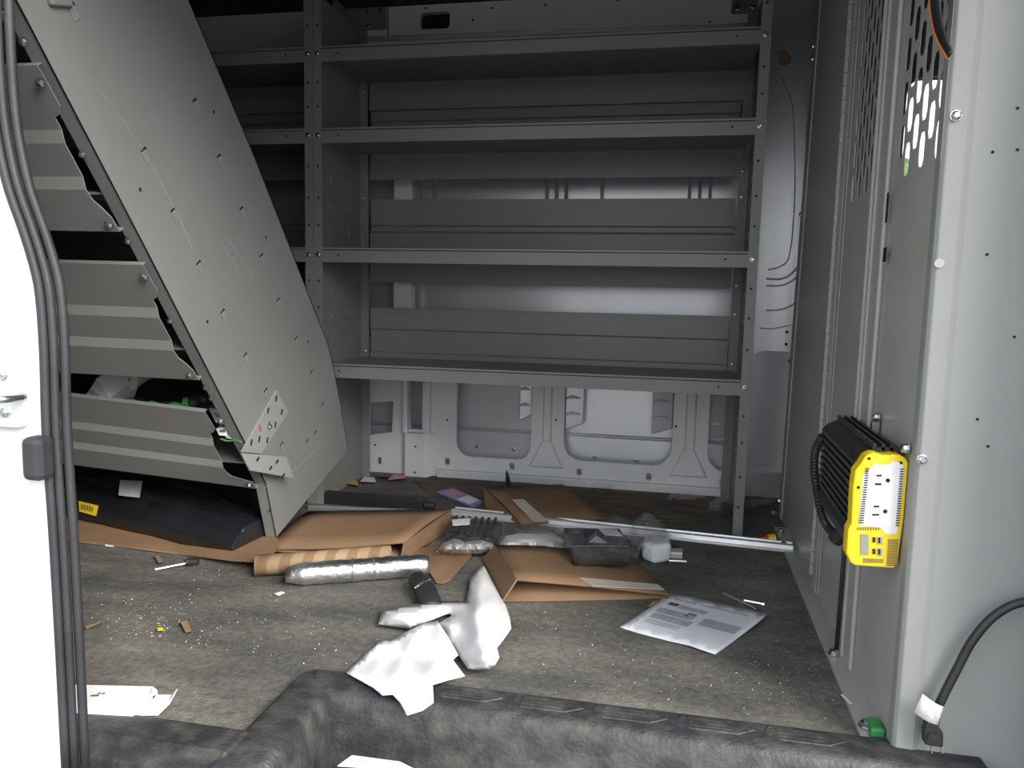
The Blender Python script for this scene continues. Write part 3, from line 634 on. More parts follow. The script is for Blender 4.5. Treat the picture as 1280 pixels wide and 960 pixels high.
bm = NB(); tube(bm, spline([shelfpt(u, v, -.43) for u, v in ((150, 503), (163, 499), (178, 507), (190, 503), (205, 509), (218, 505), (232, 511))], 6), .0045, 6); obj('string_run', bm, 'green', t, smooth=True)
bm = NB(); tube(bm, spline([shelfpt(u, v, -.42) for u, v in ((165, 507), (176, 500), (186, 506), (210, 503), (228, 505))], 6), .004, 6); obj('string_loop', bm, 'black_plastic', t, smooth=True)
for i, (px, y, lb) in enumerate(((((261, 511), (288, 513), (287, 530), (270, 528)), -.435, 'white barcode label package at the end of lowest leaning shelf'),
                               (((270, 536), (284, 533), (283, 545), (274, 544)), -.44, 'small white label package below the barcode package'),
                               (((284, 536), (296, 531), (294, 550), (282, 547)), -.43, 'grey printed label package beside leaning end panel'))):
    t = thing('label_package', shelfpt(*px[3], y), lb, 'package')
    obj('package_body', slab('', px, y, .04, '', '', ''), 'label_white', t)
    for j in range(5):
        a = Vector(px[0]).lerp(Vector(px[1]), .2+.13*j); b = Vector(px[3]).lerp(Vector(px[2]), .2+.13*j); a2 = a.lerp(b, .25); b2 = a.lerp(b, .6)
        bm = NB(); hexa(bm, [shelfpt(*(a2+Vector((dx, dy))), y-.0008) for dx, dy in ((0, 0), (1.3, 0))]+[shelfpt(*(b2+Vector((dx, 0))), y-.0008) for dx in (1.3, 0)],
                        [shelfpt(*(a2+Vector((dx, dy))), y-.0002) for dx, dy in ((0, 0), (1.3, 0))]+[shelfpt(*(b2+Vector((dx, 0))), y-.0002) for dx in (1.3, 0)]); obj('barcode_bar', bm, 'print_dark', t)
t = thing('teal_strap', shelfpt(290, 550, -.46), 'teal strap hanging by leaning end panel', 'strap')
bm = NB(); tube(bm, spline([shelfpt(u, v, -.425) for u, v in ((276, 548), (285, 551), (296, 550), (303, 553))], 5), .005, 6, flat=.4); obj('strap_band', bm, 'green', t, smooth=True)
t = thing('black_sack', shelfpt(200, 500, -.30), 'black plastic sheet bunched at the back of lowest leaning shelf', 'plastic sheet')
bm = sheet(NB(), [(100, 480), (130, 472), (170, 480), (220, 488), (262, 490), (280, 515), (290, 545), (270, 540), (100, 520)], lambda u, v, d: .012*nz(u, v, .06, 3), 6, lambda u, v, h: on(u, v, 1, -.36+h)); obj('sheet', bm, 'black_plastic', t, smooth=True, solid=.002)
# =================================================================== floor: left side
t = thing('cardboard_sheet', fl(200, 680), 'flat brown cardboard sheet under the black bumper trim', 'cardboard')
bm = sheet(NB(), [(60, 640), (60, 672), (100, 677), (200, 689), (287, 700), (334, 703), (350, 680), (330, 640), (250, 620), (100, 620)], lambda u, v, d: .004+.003*nz(u, v, .02)+.020*min(1, max(0, (u-225)/100)), 10); obj('sheet', bm, 'cardboard', t, solid=.004)
t = thing('bumper_trim', fl(200, 665), 'black plastic bumper trim piece lying under the leaning shelves', 'car part')
A0, A1 = fl(60, 640, .01), fl(292, 694, .01); dirv = (A1-A0); nv = Vector((-dirv.y, dirv.x, 0)).normalized()
bm = NB(); secs = []
for k in range(13):
    f = k/12; base = A0+dirv*f; tp = 1-.42*f**1.5; H = .10*tp
    ring = [(0, 0), (-.004, .35*H), (.010, .60*H), (.014, .68*H), (.05*tp, .80*H), (.055*tp, .95*H), (.13*tp, H), (.18*tp, H*.96), (.20*tp, .5*H), (.20*tp, 0)]
    secs.append([bm.verts.new(base+nv*o_+Vector((0, 0, z_+.002*math.sin(k*1.9)))) for o_, z_ in ring])
for a, b in zip(secs, secs[1:]):
    for k in range(len(a)): bm.faces.new((a[k], a[(k+1) % len(a)], b[(k+1) % len(a)], b[k]))
bm.faces.new(secs[0]); bm.faces.new(secs[-1][::-1]); obj('trim_body', bm, 'black_gloss', t, bevel=.004)
def trimq(px, off, hh): return [A0+dirv*f+nv*o+Vector((0, 0, z)) for f, o, z in px]
def facing(px, m, nm, par, zlift=.0):
    # label quad on the sloping upper part of the trim, thickness 1.5 mm
    P = []
    for u, v in px:
        best = None
        d = ray(u, v)
        # plane through the upper slope of the trim
        o0 = A0+nv*.006+Vector((0, 0, .04)); pn = (Vector((0, 0, .05))+nv*.02).cross(dirv).normalized() if zlift == 0 else (nv*.08+Vector((0, 0, .02))).cross(dirv).normalized()
        if zlift: o0 = A0+nv*.012+Vector((0, 0, .072))
        s = (o0-CAM).dot(pn)/d.dot(pn); P.append(CAM+d*s)
    bm = NB(); q = (CAM-P[0]).normalized()*.020; hexa(bm, [p+q*.9 for p in P], [p+q for p in P]); return obj(nm, bm, m, par)
facing(((150, 600), (178, 601), (174, 622), (148, 619)), 'label_white', 'paper_label', t, 1)
yt = facing(((98, 626), (123, 632), (120, 645), (99, 639)), 'yellow', 'yellow_tag', t)
for i in range(5): facing(((104+i*3.2, 630.5+i*.8), (105.4+i*3.2, 631+i*.8), (104.4+i*3.2, 637+i*.8), (103+i*3.2, 636.6+i*.8)), 'print_dark', 'tag_print', t).location += Vector((0, -.004, .002))
bm = NB(); tube(bm, [fl(283, 687, .012), fl(291, 684, .012)], [.007, .004], 8); obj('yellow_clip', bm, 'cream', t)
bm = NB(); tube(bm, [fl(288, 690, .012), fl(292, 678, .014), fl(310, 672, .014), fl(332, 664, .012)], [.006, .01, .008, .009], 8); obj('end_clip', bm, 'black_plastic', t)
# small bits on the floor
def lump(name, px, h, m, label, cat):
    bm = NB(); hexa(bm, [fl(u, v, 0.0005) for u, v in px], [fl(u, v, h)+Vector((0, 0, 0)) for u, v in px])
    o = obj(name, bm, m, None, loc=fl(*px[0]), bevel=.001); return tag(o, label, cat)
lump('wood_chip', ((225, 777), (234, 776), (240, 789), (232, 791)), .008, 'wood', 'brown wood chip on the bare floor at left', 'wood chip')
lump('cardboard_scrap', ((193, 695), (199, 694), (204, 702), (198, 704)), .008, 'cardboard', 'small cardboard scrap beside the thin black-handled pick', 'scrap')
lump('yellow_scrap', ((196, 785), (203, 784), (205, 788), (197, 789)), .006, 'yellow', 'tiny yellow plastic scrap left of the wood chip', 'scrap')
lump('wood_sliver', ((106, 783), (127, 776), (128, 778), (107, 787)), .006, 'wood', 'reddish brown wood sliver beside the door pillar', 'wood chip')
lump('paper_scrap', ((131, 680), (142, 681), (142, 684), (131, 683)), .004, 'label_white', 'white paper scrap at the edge of flat cardboard sheet', 'scrap')
lump('paper_scrap', ((342, 742), (352, 739), (357, 741), (348, 745)), .004, 'label_white', 'white paper curl left of the foil tube', 'scrap')
t = thing('pick_tool', fl(225, 706), 'thin steel pick with black handle on bare floor', 'tool')
bm = NB(); tube(bm, [fl(194, 712, .004), fl(234, 704, .006)], .0022, 6); obj('shaft', bm, 'steel', t)
bm = NB(); tube(bm, [fl(232, 704, .008), fl(236, 702, .010), fl(248, 702, .010)], [.007, .009, .007], 8); obj('handle', bm, 'black_plastic', t)
# white carton by the sill
t = thing('opened_carton', fl(140, 885), 'long white carton with opened end flaps beside the sill', 'carton')
def z3(x, y): return x/2.7826, 615+y/2.7826
h = .030
TL, TR, BR, BL = [fl(*z3(x, y), h) for x, y in ((180, 668), (530, 676), (460, 745), (180, 730))]
bm = NB(); dz = Vector((0, 0, -h+.001)); hexa(bm, [TL+dz, TR+dz, BR+dz, BL+dz], [TL, TR, BR, BL]); obj('carton_body', bm, 'label_white', t)
def flap(nm, px, m='label_white'):
    bm = NB(); P = [fl(*z3(x, y), z) for x, y, z in px]; bm.faces.new([bm.verts.new(p) for p in P]); return obj(nm, bm, m, t, solid=.0012)
flap('end_flap', ((460, 745, h), (522, 712, h), (546, 742, .012), (488, 776, .006)))
flap('side_flap', ((530, 676, h), (546, 690, .028), (548, 704, .022), (522, 712, h)))
flap('tuck_flap', ((545, 706, .012), (598, 706, .014), (616, 686, .028), (590, 736, .012), (548, 777, .003), (490, 777, .003)))
for x0, x1, y in ((338, 346, 703), (352, 360, 704), (312, 340, 711)):
    a, b = fl(*z3(x0, y), h+.0004), fl(*z3(x1, y), h+.0004); bm = NB(); s_ = Vector((0, .004, 0)); hexa(bm, [a, b, b+s_, a+s_], [q+Vector((0, 0, .0003)) for q in (a, b, b+s_, a+s_)]); obj('printed_mark', bm, 'print_dark', t)
# =================================================================== floor: middle
# black bars and flat strip
def bar(name, p0, p1, w, h, m, label, cat, z=.001, parts=None):
    a, b = Vector(p0), Vector(p1); d = (b-a); d.z = 0; s_ = Vector((-d.y, d.x, 0)).normalized()*w
    t = thing(name, a.lerp(b, .5), label, cat); bm = NB(); Z = Vector((0, 0, h))
    hexa(bm, [a, b, b+s_, a+s_], [a+Z, b+Z, b+s_+Z, a+s_+Z]); obj('bar_body', bm, m, t, bevel=.002); return t, a, b, s_, Z
t, a, b, s_, Z = bar('grey_strip', fl(385, 637), fl(522, 643), .03, .006, 'shelf_grey', 'thin grey metal strip lying in front of black square bar', 'strip')
bm = NB(); hexa(bm, [a, b, b+s_*.08, a+s_*.08], [p+Vector((0, 0, .012)) for p in (a, b, b+s_*.08, a+s_*.08)]); obj('strip_lip', bm, 'shelf_grey', t)
t, a, b, s_, Z = bar('square_bar', fl(402, 629.5), fl(527, 640), .035, .030, 'black_plastic', 'long black square bar on the floor by leaning unit', 'bar')
d = (b-a).normalized()
bm = NB(); hexa(bm, [b+s_*.1+Z*.15, b+s_*.9+Z*.15, b+s_*.9+Z*.9, b+s_*.1+Z*.9], [p+d*.006 for p in (b+s_*.1+Z*.15, b+s_*.9+Z*.15, b+s_*.9+Z*.9, b+s_*.1+Z*.9)]); obj('end_cap', bm, 'black_gloss', t)
bm = NB(); c = b+s_*.5+Z*.5; tube(bm, [c, c+d*.03], [.011, .009], 8); obj('end_plug', bm, 'black_plastic', t)
# purple card case
t = thing('card_case', fl(575, 622), 'small clear purple plastic case with red print on floor', 'case')
P = [fl(u, v, 0) for u, v in ((545, 617), (566, 612), (605, 629), (590, 636))]; bm = NB(); hexa(bm, [p+Vector((0, 0, .001)) for p in P], [p+Vector((0, 0, .006)) for p in P]); obj('case_rim', bm, 'purple', t, bevel=.001)
c = sum(P, Vector())/4
for nm, f0, f1, m in (('printed_card', .06, .48, 'pink'), ('printed_card', .5, .94, 'label_white')):
    q = [P[0].lerp(P[3], f) if s else P[1].lerp(P[2], f) for f, s in ((f0, 1), (f0, 0), (f1, 0), (f1, 1))]; cc = sum(q, Vector())/4
    q = [cc+(p-cc)*.78 for p in q]; bm = NB(); hexa(bm, [p+Vector((0, 0, .006)) for p in q], [p+Vector((0, 0, .0066)) for p in q]); obj(nm, bm, m, t)
# black angle
t = thing('black_angle', fl(650, 608), 'black metal angle piece behind the rear folded box', 'bracket')
bm = NB(); P = [fl(631, 592, .0), fl(637, 608, 0), fl(670, 609, 0), fl(660, 601, 0)]
a, b, c, d = fl(632, 606), fl(638, 610), fl(672, 610), fl(664, 602)
hexa(bm, [a, b, c, d], [p+Vector((0, 0, .004)) for p in (a, b, c, d)]); obj('base_leaf', bm, 'black_plastic', t)
bm = NB(); hexa(bm, [a, b, b+Vector((.004, 0, 0)), a+Vector((.004, 0, 0))], [a+Vector((0, 0, .045)), b+Vector((0, 0, .006)), b+Vector((.004, 0, .006)), a+Vector((.004, 0, .045))]); obj('upright_leaf', bm, 'black_plastic', t)
# aluminium threshold bar
t = thing('threshold_bar', fl(835, 672), 'long ribbed silver aluminium bar across the floor', 'bar')
a, b = fl(562, 645), fl(992, 692); d = (b-a).normalized(); s_ = Vector((-d.y, d.x, 0)); pr = [(0, 0), (0, .004), (.010, .004), (.012, .014), (.026, .014), (.028, .009), (.040, .009), (.042, .014), (.05, .012), (.052, 0)]
bm = NB(); hexa(bm, [a+s_*o+Vector((0, 0, z+.0005)) for o, z in pr], [b+s_*o+Vector((0, 0, z+.0005)) for o, z in pr]); obj('extrusion', bm, 'aluminium', t, bevel=.0008)
inst('bolt', BOLT, t, b-d*.02+s_*.033+Vector((0, 0, .0095))-t.location, (0, 0, 0), (1.3, 1.3, 1.2))
# folded cartons ------------------------------------------------------
def card(t, nm, pts, m='cardboard', th=.0035):
    P = [fl(*p) for p in pts]; bm = NB(); bm.faces.new([bm.verts.new(p) for p in P]); return obj(nm, bm, m, t, solid=th)
def grid(t, nm, c4, nu, nv_, hf, m='cardboard', th=.004):
    """panel with gentle bow: corners (u,v,z) tl,tr,br,bl"""
    P = [fl(*p) for p in c4]; bm = NB(); G = []
    for i in range(nu+1):
        f = i/nu; a = P[0].lerp(P[1], f); b = P[3].lerp(P[2], f); G.append([bm.verts.new(a.lerp(b, j/nv_)+Vector((0, 0, hf(f, j/nv_)))) for j in range(nv_+1)])
    for i in range(nu):
        for j in range(nv_): bm.faces.new((G[i][j], G[i+1][j], G[i+1][j+1], G[i][j+1]))
    return obj(nm, bm, m, t, solid=th, smooth=True)
# rear box
t = thing('folded_carton', fl(680, 640), 'flattened brown carton with beige tape nearest the far wall', 'carton', 'flattened cartons')
grid(t, 'lower_panel', ((607, 634, .003), (706, 624, .003), (757, 652, .003), (652, 657, .003)), 4, 2, lambda f, g: 0)
grid(t, 'upper_panel', ((605, 610, .045), (703, 606, .030), (757, 649, .008), (652, 655, .008)), 6, 4, lambda f, g: .006*math.sin(math.pi*g))
card(t, 'side_panel', ((605, 610, .045), (607, 634, .003), (652, 657, .003), (652, 655, .008)))
card(t, 'side_panel', ((703, 606, .030), (706, 624, .003), (757, 652, .003), (757, 649, .008)))
def strip(t, pts, m='tape'):
    P = [fl(*p) for p in pts]; bm = NB(); hexa(bm, P, [p+Vector((0, 0, .0012)) for p in P]); return obj('tape_strip', bm, m, t)
strip(t, ((640, 625, .040), (654, 624, .040), (686, 652, .0125), (667, 652.5, .0125)))
# front box
t = thing('folded_carton', fl(720, 735), 'flattened brown carton gaping toward the camera, right of white cloth', 'carton', 'flattened cartons')
grid(t, 'lower_panel', ((606, 700, .003), (800, 712, .003), (836, 748, .003), (628, 752, .003)), 4, 2, lambda f, g: 0)
P4 = ((619, 682, .040), (796, 702, .016), (836, 744, .008), (646, 725, .042))
grid(t, 'upper_panel', P4, 8, 4, lambda f, g: .010*math.sin(math.pi*f)*(1-.4*g)-.004*math.sin(math.pi*f)*g)
card(t, 'side_panel', ((604, 698, .004), (619, 682, .040), (646, 725, .042), (628, 752, .003)))
strip(t, ((724, 722.5, .032), (822, 731, .0175), (830, 737.5, .0155), (741, 733, .030)))
# left box
t = thing('folded_carton', fl(440, 690), 'flattened brown carton at the foot of the leaning shelves', 'carton', 'flattened cartons')
grid(t, 'lower_panel', ((385, 655, .006), (562, 660, .006), (501, 700, .006), (331, 688, .010)), 6, 2, lambda f, g: 0)
grid(t, 'upper_panel', ((384, 640, .030), (564, 637, .050), (505, 678, .040), (331, 686, .014)), 8, 4, lambda f, g: -.006*math.sin(math.pi*f)*g+.006*math.sin(math.pi*g))
card(t, 'side_panel', ((564, 637, .050), (562, 662, .006), (501, 700, .006), (505, 678, .040)))
t = thing('cardboard_flap', fl(550, 705), 'loose pointed cardboard flap beneath the left bagged part', 'cardboard')
bm = sheet(NB(), [(500, 692), (535, 684), (588, 690), (590, 694), (562, 725), (553, 729), (545, 728), (528, 702)], lambda u, v, d: .006+.003*nz(u, v, .03), 8); obj('sheet', bm, 'cardboard', t, solid=.003)
# corrugated roll
t = thing('corrugated_roll', fl(400, 728), 'striped corrugated cardboard roll behind the foil tube', 'roll')
bm = NB(); a, b = fl(318, 726, .0), fl(490, 712, 0); d = b-a; s_ = Vector((-d.y, d.x, 0)).normalized(); G = []
for i in range(19):
    ang = -math.pi*.05-i*math.pi*1.75/18; r = .0235-.0003*i; o = s_*(.022+r*math.sin(ang))+Vector((0, 0, .025-r*math.cos(ang)*.9)); G.append((bm.verts.new(a+o), bm.verts.new(b+o)))
for p, q in zip(G, G[1:]): bm.faces.new((p[0], p[1], q[1], q[0]))
obj('rolled_sheet', bm, 'corrugated', t, smooth=True, solid=.002)
# foil tube
t = thing('foil_tube', fl(440, 735), 'silver foil-wrapped tube lying on the floor', 'tube')
a, b = fl(350, 738, .0), fl(531, 724, 0); bm = NB(); pts = []; rad = []
for i in range(25):
    f = i/24; pts.append(a.lerp(b, f)+Vector((0, 0, .0225))+Vector((0, .022, 0))); rad.append(.0225*(.62+.38*min(1, f*9)) if f < .125 else .0222+.0006*math.sin(i*2.3))
tube(bm, pts, rad, 18)
for v in bm.verts: v.co += Vector((0, .0012*nz(v.co.x, v.co.z, 60), .0014*nz(v.co.x, v.co.y, 70, 2)))
for v in bm.verts: v.co.z = max(v.co.z, .001)
obj('foil_wrap', bm, 'foil', t, smooth=True)
for f in (.45, .60):
    bm = NB(); p = a.lerp(b, f)+Vector((0, .022, .0225)); tube(bm, [p, p+(b-a).normalized()*.004], .0236, 18); obj('foil_seam', bm, 'foil', t, smooth=True)
p = a.lerp(b, .43)+Vector((0, .002, .014)); q = (b-a).normalized()*.028; bm = NB(); hexa(bm, [p, p+q, p+q+Vector((0, .002, .009)), p+Vector((0, .002, .009))], [x+Vector((0, -.003, .001)) for x in (p, p+q, p+q+Vector((0, .002, .009)), p+Vector((0, .002, .009)))]); obj('green_stamp', bm, 'green', t)
# dark folded wrap at the tube's end
t = thing('dark_wrap', fl(533, 748), 'dark grey crinkled wrap bent down at foil tube end', 'wrap')
bm = NB(); tube(bm, spline([fl(522, 722, .022), fl(527, 731, .020), fl(534, 743, .015), fl(540, 760, .010)], 5), [.020, .020, .020, .021, .021, .021, .022, .022, .022, .022, .022, .022, .022, .021, .02, .018], 14, flat=.62)
for v in bm.verts: v.co += Vector((.002*nz(v.co.x, v.co.y, 80), 0, .003*nz(v.co.x, v.co.y, 60, 2))); v.co.z = max(v.co.z, .001)
obj('wrap_body', bm, 'rubber', t, smooth=True)
bm = NB(); tube(bm, [fl(518, 735, .030), fl(528, 728, .034), fl(538, 724, .030)], .003, 6, flat=.5); obj('clear_tape', bm, 'film_milky', t, smooth=True)
# white tissue / cloth
t = thing('white_cloth', fl(560, 800), 'crumpled torn white cloth sheet in the middle of the floor', 'cloth')
A_ = [(433, 841), (455, 820), (477, 800), (488, 802), (512, 788), (530, 780), (547, 776), (560, 796), (573, 819), (566, 825), (581, 845), (560, 850), (541, 856), (542, 878), (528, 888), (509, 894), (500, 878), (491, 868), (478, 869), (466, 859)]
def hA(u, v, d):
    lift = .020*max(0, 1-((u-555)**2+(v-785)**2)/3600)
    onrim = .018 if v > 845 else .018*max(0, (v-825)/20)
    return .003+lift+onrim+.004*nz(u, v, .035, 1)+.006*max(0, nz(u+v*.6, v*.3, .05, 4))
bm = sheet(NB(), A_, hA, 5)
obj('lower_sheet', bm, 'tissue', t, smooth=True, solid=.0012)
B_ = [(473, 780), (478, 763), (505, 757), (532, 753), (560, 751.5), (583, 752), (586, 738), (588, 724), (596, 714), (604, 705), (614, 725), (625, 746), (632, 757), (637, 772), (639, 786), (630, 799), (621, 810), (624, 822), (619, 831), (611, 836), (598, 837), (585, 836), (572, 817), (560, 799), (547, 780), (556, 775), (565, 770), (562, 767), (555, 769), (535, 777), (513, 786), (493, 783)]
def hB(u, v, d):
    e = min(1, d/14)
    ridge = .035*math.exp(-((u-600-.15*(v-780))/14)**2)*min(1, max(0, (v-735)/30))
    return .010+.010*e+ridge*.75*e+.006*nz(u, v, .045, 5)*e+.012*abs(nz(u*.6+v*.4, v*.2, .07, 6))*e+.008*abs(nz(u*.5-v*.6, u*.15, .09, 8))*e+.010*e*max(0, min(1, (575-u)/25))
bm = sheet(NB(), B_, hB, 4.5)
obj('upper_sheet', bm, 'tissue', t, smooth=True, solid=.0012)
# printed paper sheet
t = thing('instruction_sheet', fl(868, 780), 'white printed instruction sheet lying on the floor', 'paper')
o4 = [(839, 741), (870, 747), (905, 755), (940, 763), (960, 768), (945, 780), (915, 803), (894, 818), (876, 812), (862, 807), (835, 801), (800, 792), (774.5, 784), (800, 768)]
def hp(u, v, d): return .0025+.010*max(0, (v-790)/30)*max(0, 1-abs(u-862)/40)*.6+.010*max(0, 1-abs(u-950)/25)+.003*nz(u, v, .03)
bm = sheet(NB(), o4, hp, 6); obj('paper_sheet', bm, 'paper', t, smooth=True, solid=.0006)
TLp, TRp, BRp, BLp = [Vector(p) for p in ((839, 741), (960, 769), (894, 818), (774.5, 784))]
def pp(a, b): return (TLp.lerp(TRp, a)).lerp(BLp.lerp(BRp, a), b)
def prn(nm, a0, b0, a1, b1, m):
    bm = NB(); n = 6; G = []
    for i in range(n+1):
        row = []
        for j in range(n+1):
            q = pp(a0+(a1-a0)*i/n, b0+(b1-b0)*j/n); row.append(bm.verts.new(fl(q.x, q.y, hp(q.x, q.y, edgedist(q, o4))+.0016)))
        G.append(row)
    for i in range(n):
        for j in range(n): bm.faces.new((G[i][j], G[i+1][j], G[i+1][j+1], G[i][j+1]))
    obj(nm, bm, m, t)
prn('printed_title', .10, .10, .32, .125, 'print_grey'); prn('printed_title', .36, .095, .86, .115, 'print_grey')
prn('printed_band', .10, .20, .20, .26, 'print_dark'); prn('printed_band', .22, .21, .50, .29, 'print_grey')
prn('printed_table', .08, .36, .46, .47, 'print_grey'); prn('printed_table', .36, .33, .45, .42, 'print_dark')
prn('printed_table', .10, .50, .50, .62, 'print_grey'); prn('printed_table', .55, .36, .93, .52, 'print_grey')
for k in range(3): prn('printed_line', .10, .66+k*.035, .46, .672+k*.035, 'print_grey')
lump('paper_scrap', ((808, 759), (816, 752), (825, 750), (815, 757)), .006, 'brown_paper', 'tan paper corner under the printed instruction sheet', 'scrap')
# screws by the sheet
for (a, b, lb) in (((904, 741.5), (945, 761), 'long thin steel screw beside the instruction sheet'), ((930, 750.5), (953, 755), 'short steel pin beside the instruction sheet')):
    t = thing('screw', fl(*a), lb, 'screw'); A = fl(*a, .004); B = fl(*b, .004); d = (B-A).normalized()
    bm = NB(); tube(bm, [A, B], .0026, 6); obj('shank', bm, 'steel', t)
    bm = NB(); tube(bm, [B, B+d*.004], [.0055, .0045], 8); obj('head', bm, 'steel', t)
# wire connector
t = thing('wire_connector', fl(958, 675), 'red and yellow wire connector near the partition', 'connector')
A, B, Cc = fl(949, 674, .008), fl(960, 674, .009), fl(969, 674, .010)
bm = NB(); tube(bm, [A, B], [.004, .009], 8); obj('red_end', bm, 'red', t)
bm = NB(); tube(bm, [B, Cc], [.012, .013], 8); obj('yellow_end', bm, 'yellow', t)
# =================================================================== bagged parts
def prism_px(px, h, z0=.001):
    P = [fl(u, v, z0) for u, v in px]; bm = NB(); hexa(bm, P, [p+Vector((0, 0, h)) for p in P]); return bm, P
def bag(name, outline, hmax, label, cat='bag', m='film', seed=1, ramp=10, step=3.5, zb=.002):
    t = thing(name, fl(*outline[0]), label, cat)
    bm = sheet(NB(), outline, lambda u, v, d: zb+hmax*min(1, d/ramp)**.7*(.82+.35*nz(u, v, .05, seed))+.010*abs(nz(u*.8+v*.5, v, .12, seed+3))*min(1, d/5), step)
    obj('film', bm, m, t, smooth=False); return t
# left bagged part
t = thing('bagged_heatsink', fl(590, 685), 'ribbed black part in the left clear bag', 'electronic part')
bm, P = prism_px(((556, 682), (618, 690), (628, 668), (566, 664)), .030); obj('part_body', bm, 'black_gloss', t, bevel=.003)
c0, c1, c2, c3 = [p+Vector((0, 0, .031)) for p in P]
for k in range(7):
    f = .06+k*.13; a, b = c0.lerp(c1, f), c3.lerp(c2, f); w = (c1-c0)*.05; bm = NB(); hexa(bm, [a, a+w, b+w, b], [q+Vector((0, 0, .010)) for q in (a, a+w, b+w, b)]); obj('fin', bm, 'black_gloss', t)
P = [fl(u, v, .055) for u, v in ((565, 650), (588, 648), (587, 656), (566, 657))]; bm = NB(); hexa(bm, P, [p+Vector((0, 0, .001)) for p in P]); obj('white_label', bm, 'label_white', t)
bag('clear_bag', [(532, 688), (538, 668), (552, 652), (572, 646), (600, 645), (622, 648), (635, 656), (637, 668), (628, 684), (612, 693), (590, 691), (560, 692)], .050, 'clear plastic bag around ribbed black part', seed=2)
t = thing('foil_wad', fl(565, 690), 'crumpled silver foil at the front of left clear bag', 'foil')
bm = sheet(NB(), [(545, 690), (553, 680), (566, 670), (580, 676), (600, 672), (620, 676), (618, 688), (600, 692), (570, 692)], lambda u, v, d: .004+.042*min(1, d/6)*(.75+.5*nz(u, v, .12, 9))+.012*abs(nz(u, v, .3, 5)), 3); obj('foil_sheet', bm, 'foil_pale', t, solid=.0006)
# white paper wad between the bags
t = thing('paper_wad', fl(665, 690), 'crumpled white paper between the two bagged parts', 'paper')
bm = sheet(NB(), [(620, 688), (632, 670), (650, 667), (690, 666), (706, 676), (710, 690), (690, 692), (655, 686)], lambda u, v, d: .012+.030*min(1, d/8)*(.8+.5*nz(u, v, .06, 11))+.006*abs(nz(u, v, .15, 4)), 3.5); obj('paper_sheet', bm, 'tissue', t, solid=.0008)
bag('clear_bag', [(634, 672), (645, 658), (670, 655), (700, 654), (712, 664), (706, 676), (690, 672), (655, 668)], .040, 'greyish clear bag bunched behind the crumpled white paper', m='film_milky', seed=6, ramp=7)
# right bagged box
t = thing('boxed_charger', fl(745, 704), 'black box with white label in right clear bag', 'electronic part')
H = .042
bm, P = prism_px(((716, 707), (786, 707), (774, 684), (704, 683)), H, .036); obj('box_body', bm, 'black_gloss', t, bevel=.002)
q0, q1, q2, q3 = [p+Vector((0, 0, H)) for p in P]
def onq(a, b): return q3.lerp(q2, a).lerp(q0.lerp(q1, a), b)
for nm, qs, m in (('white_label', ((.60, .06), (.92, .10), (.97, .50), (.66, .44)), 'label_white'), ('pale_triangle', ((.30, .85), (.62, .88), (.50, .48)), 'print_grey')):
    Q = [onq(*x)+Vector((0, 0, .0006)) for x in qs]; bm = NB(); hexa(bm, Q, [p+Vector((0, 0, .0006)) for p in Q]); lo = obj(nm, bm, m, t)
for k in range(3):
    Q = [onq(a, b)+Vector((0, 0, .0014)) for a, b in ((.67, .14+k*.10), (.90, .17+k*.10), (.905, .20+k*.10), (.675, .17+k*.10))]; bm = NB(); hexa(bm, Q, [p+Vector((0, 0, .0003)) for p in Q]); obj('label_line', bm, 'print_grey', t)
bag('clear_bag', [(712, 700), (704, 684), (700, 668), (708, 656), (730, 652), (752, 652), (772, 645), (782, 648), (796, 662), (800, 690), (795, 706), (770, 704), (745, 707), (725, 707)], .056, 'clear plastic bag around black box with label', seed=4, ramp=9, zb=.036)
# white foam block and its bag
t = thing('foam_block', fl(820, 703), 'white foam block right of the bagged black box', 'foam')
bm, P = prism_px(((801, 700), (818, 706), (838, 703), (836, 690), (806, 688)), .042)
for v in bm.verts: v.co += Vector((.004*nz(v.co.x, v.co.z, 50), .004*nz(v.co.y, v.co.z, 50), 0))
obj('block', bm, 'foam', t, bevel=.009)
bag('milky_bag', [(786, 690), (780, 672), (788, 655), (804, 641), (812, 641), (830, 655), (841, 669), (838, 682), (815, 684), (800, 692)], .055, 'milky plastic bag puffed up over white foam block', m='film_milky', seed=8, ramp=12)
t = thing('end_fitting', fl(845, 698), 'small white metal end fitting beside the foam block', 'fitting')
bm, P = prism_px(((837, 698), (853, 699), (853, 693), (838, 692)), .014); obj('fitting_body', bm, 'aluminium', t, bevel=.001)
bm = NB(); tube(bm, [fl(836, 701, .003), fl(858, 702, .003)], .0025, 6); obj('fitting_rod', bm, 'steel', t)
bm, P = prism_px(((837, 691), (848, 692), (848, 690), (838, 689)), .016); obj('dark_tab', bm, 'black_plastic', t)
# plastic scraps by the wall
bag('plastic_scrap', [(732, 612), (742, 600), (752, 595), (766, 598), (771, 608), (762, 614), (745, 614)], .030, 'crumpled clear plastic scrap at the wall foot, leftmost', 'plastic scrap', seed=12, ramp=5, step=2.5)
bag('plastic_scrap', [(832, 626), (838, 616), (856, 611), (876, 616), (884, 624), (866, 632), (848, 630)], .030, 'crumpled clear plastic scrap at the wall foot, below small white bottle', 'plastic scrap', seed=13, ramp=6, step=2.5)
bag('plastic_scrap', [(880, 642), (886, 628), (898, 620), (912, 622), (916, 634), (912, 646), (896, 646)], .045, 'crumpled shiny plastic scrap beside the unit leg', 'plastic scrap', seed=14, ramp=6, step=2.5)
bag('plastic_scrap', [(928, 640), (932, 626), (955, 622), (974, 622), (976, 630), (958, 636), (944, 640)], .030, 'clear plastic sheet behind the unit leg in far corner', 'plastic scrap', seed=15, ramp=6, step=2.5)
t = thing('small_bottle', fl(856, 613), 'small white bottle with orange cap at the wall foot', 'bottle')
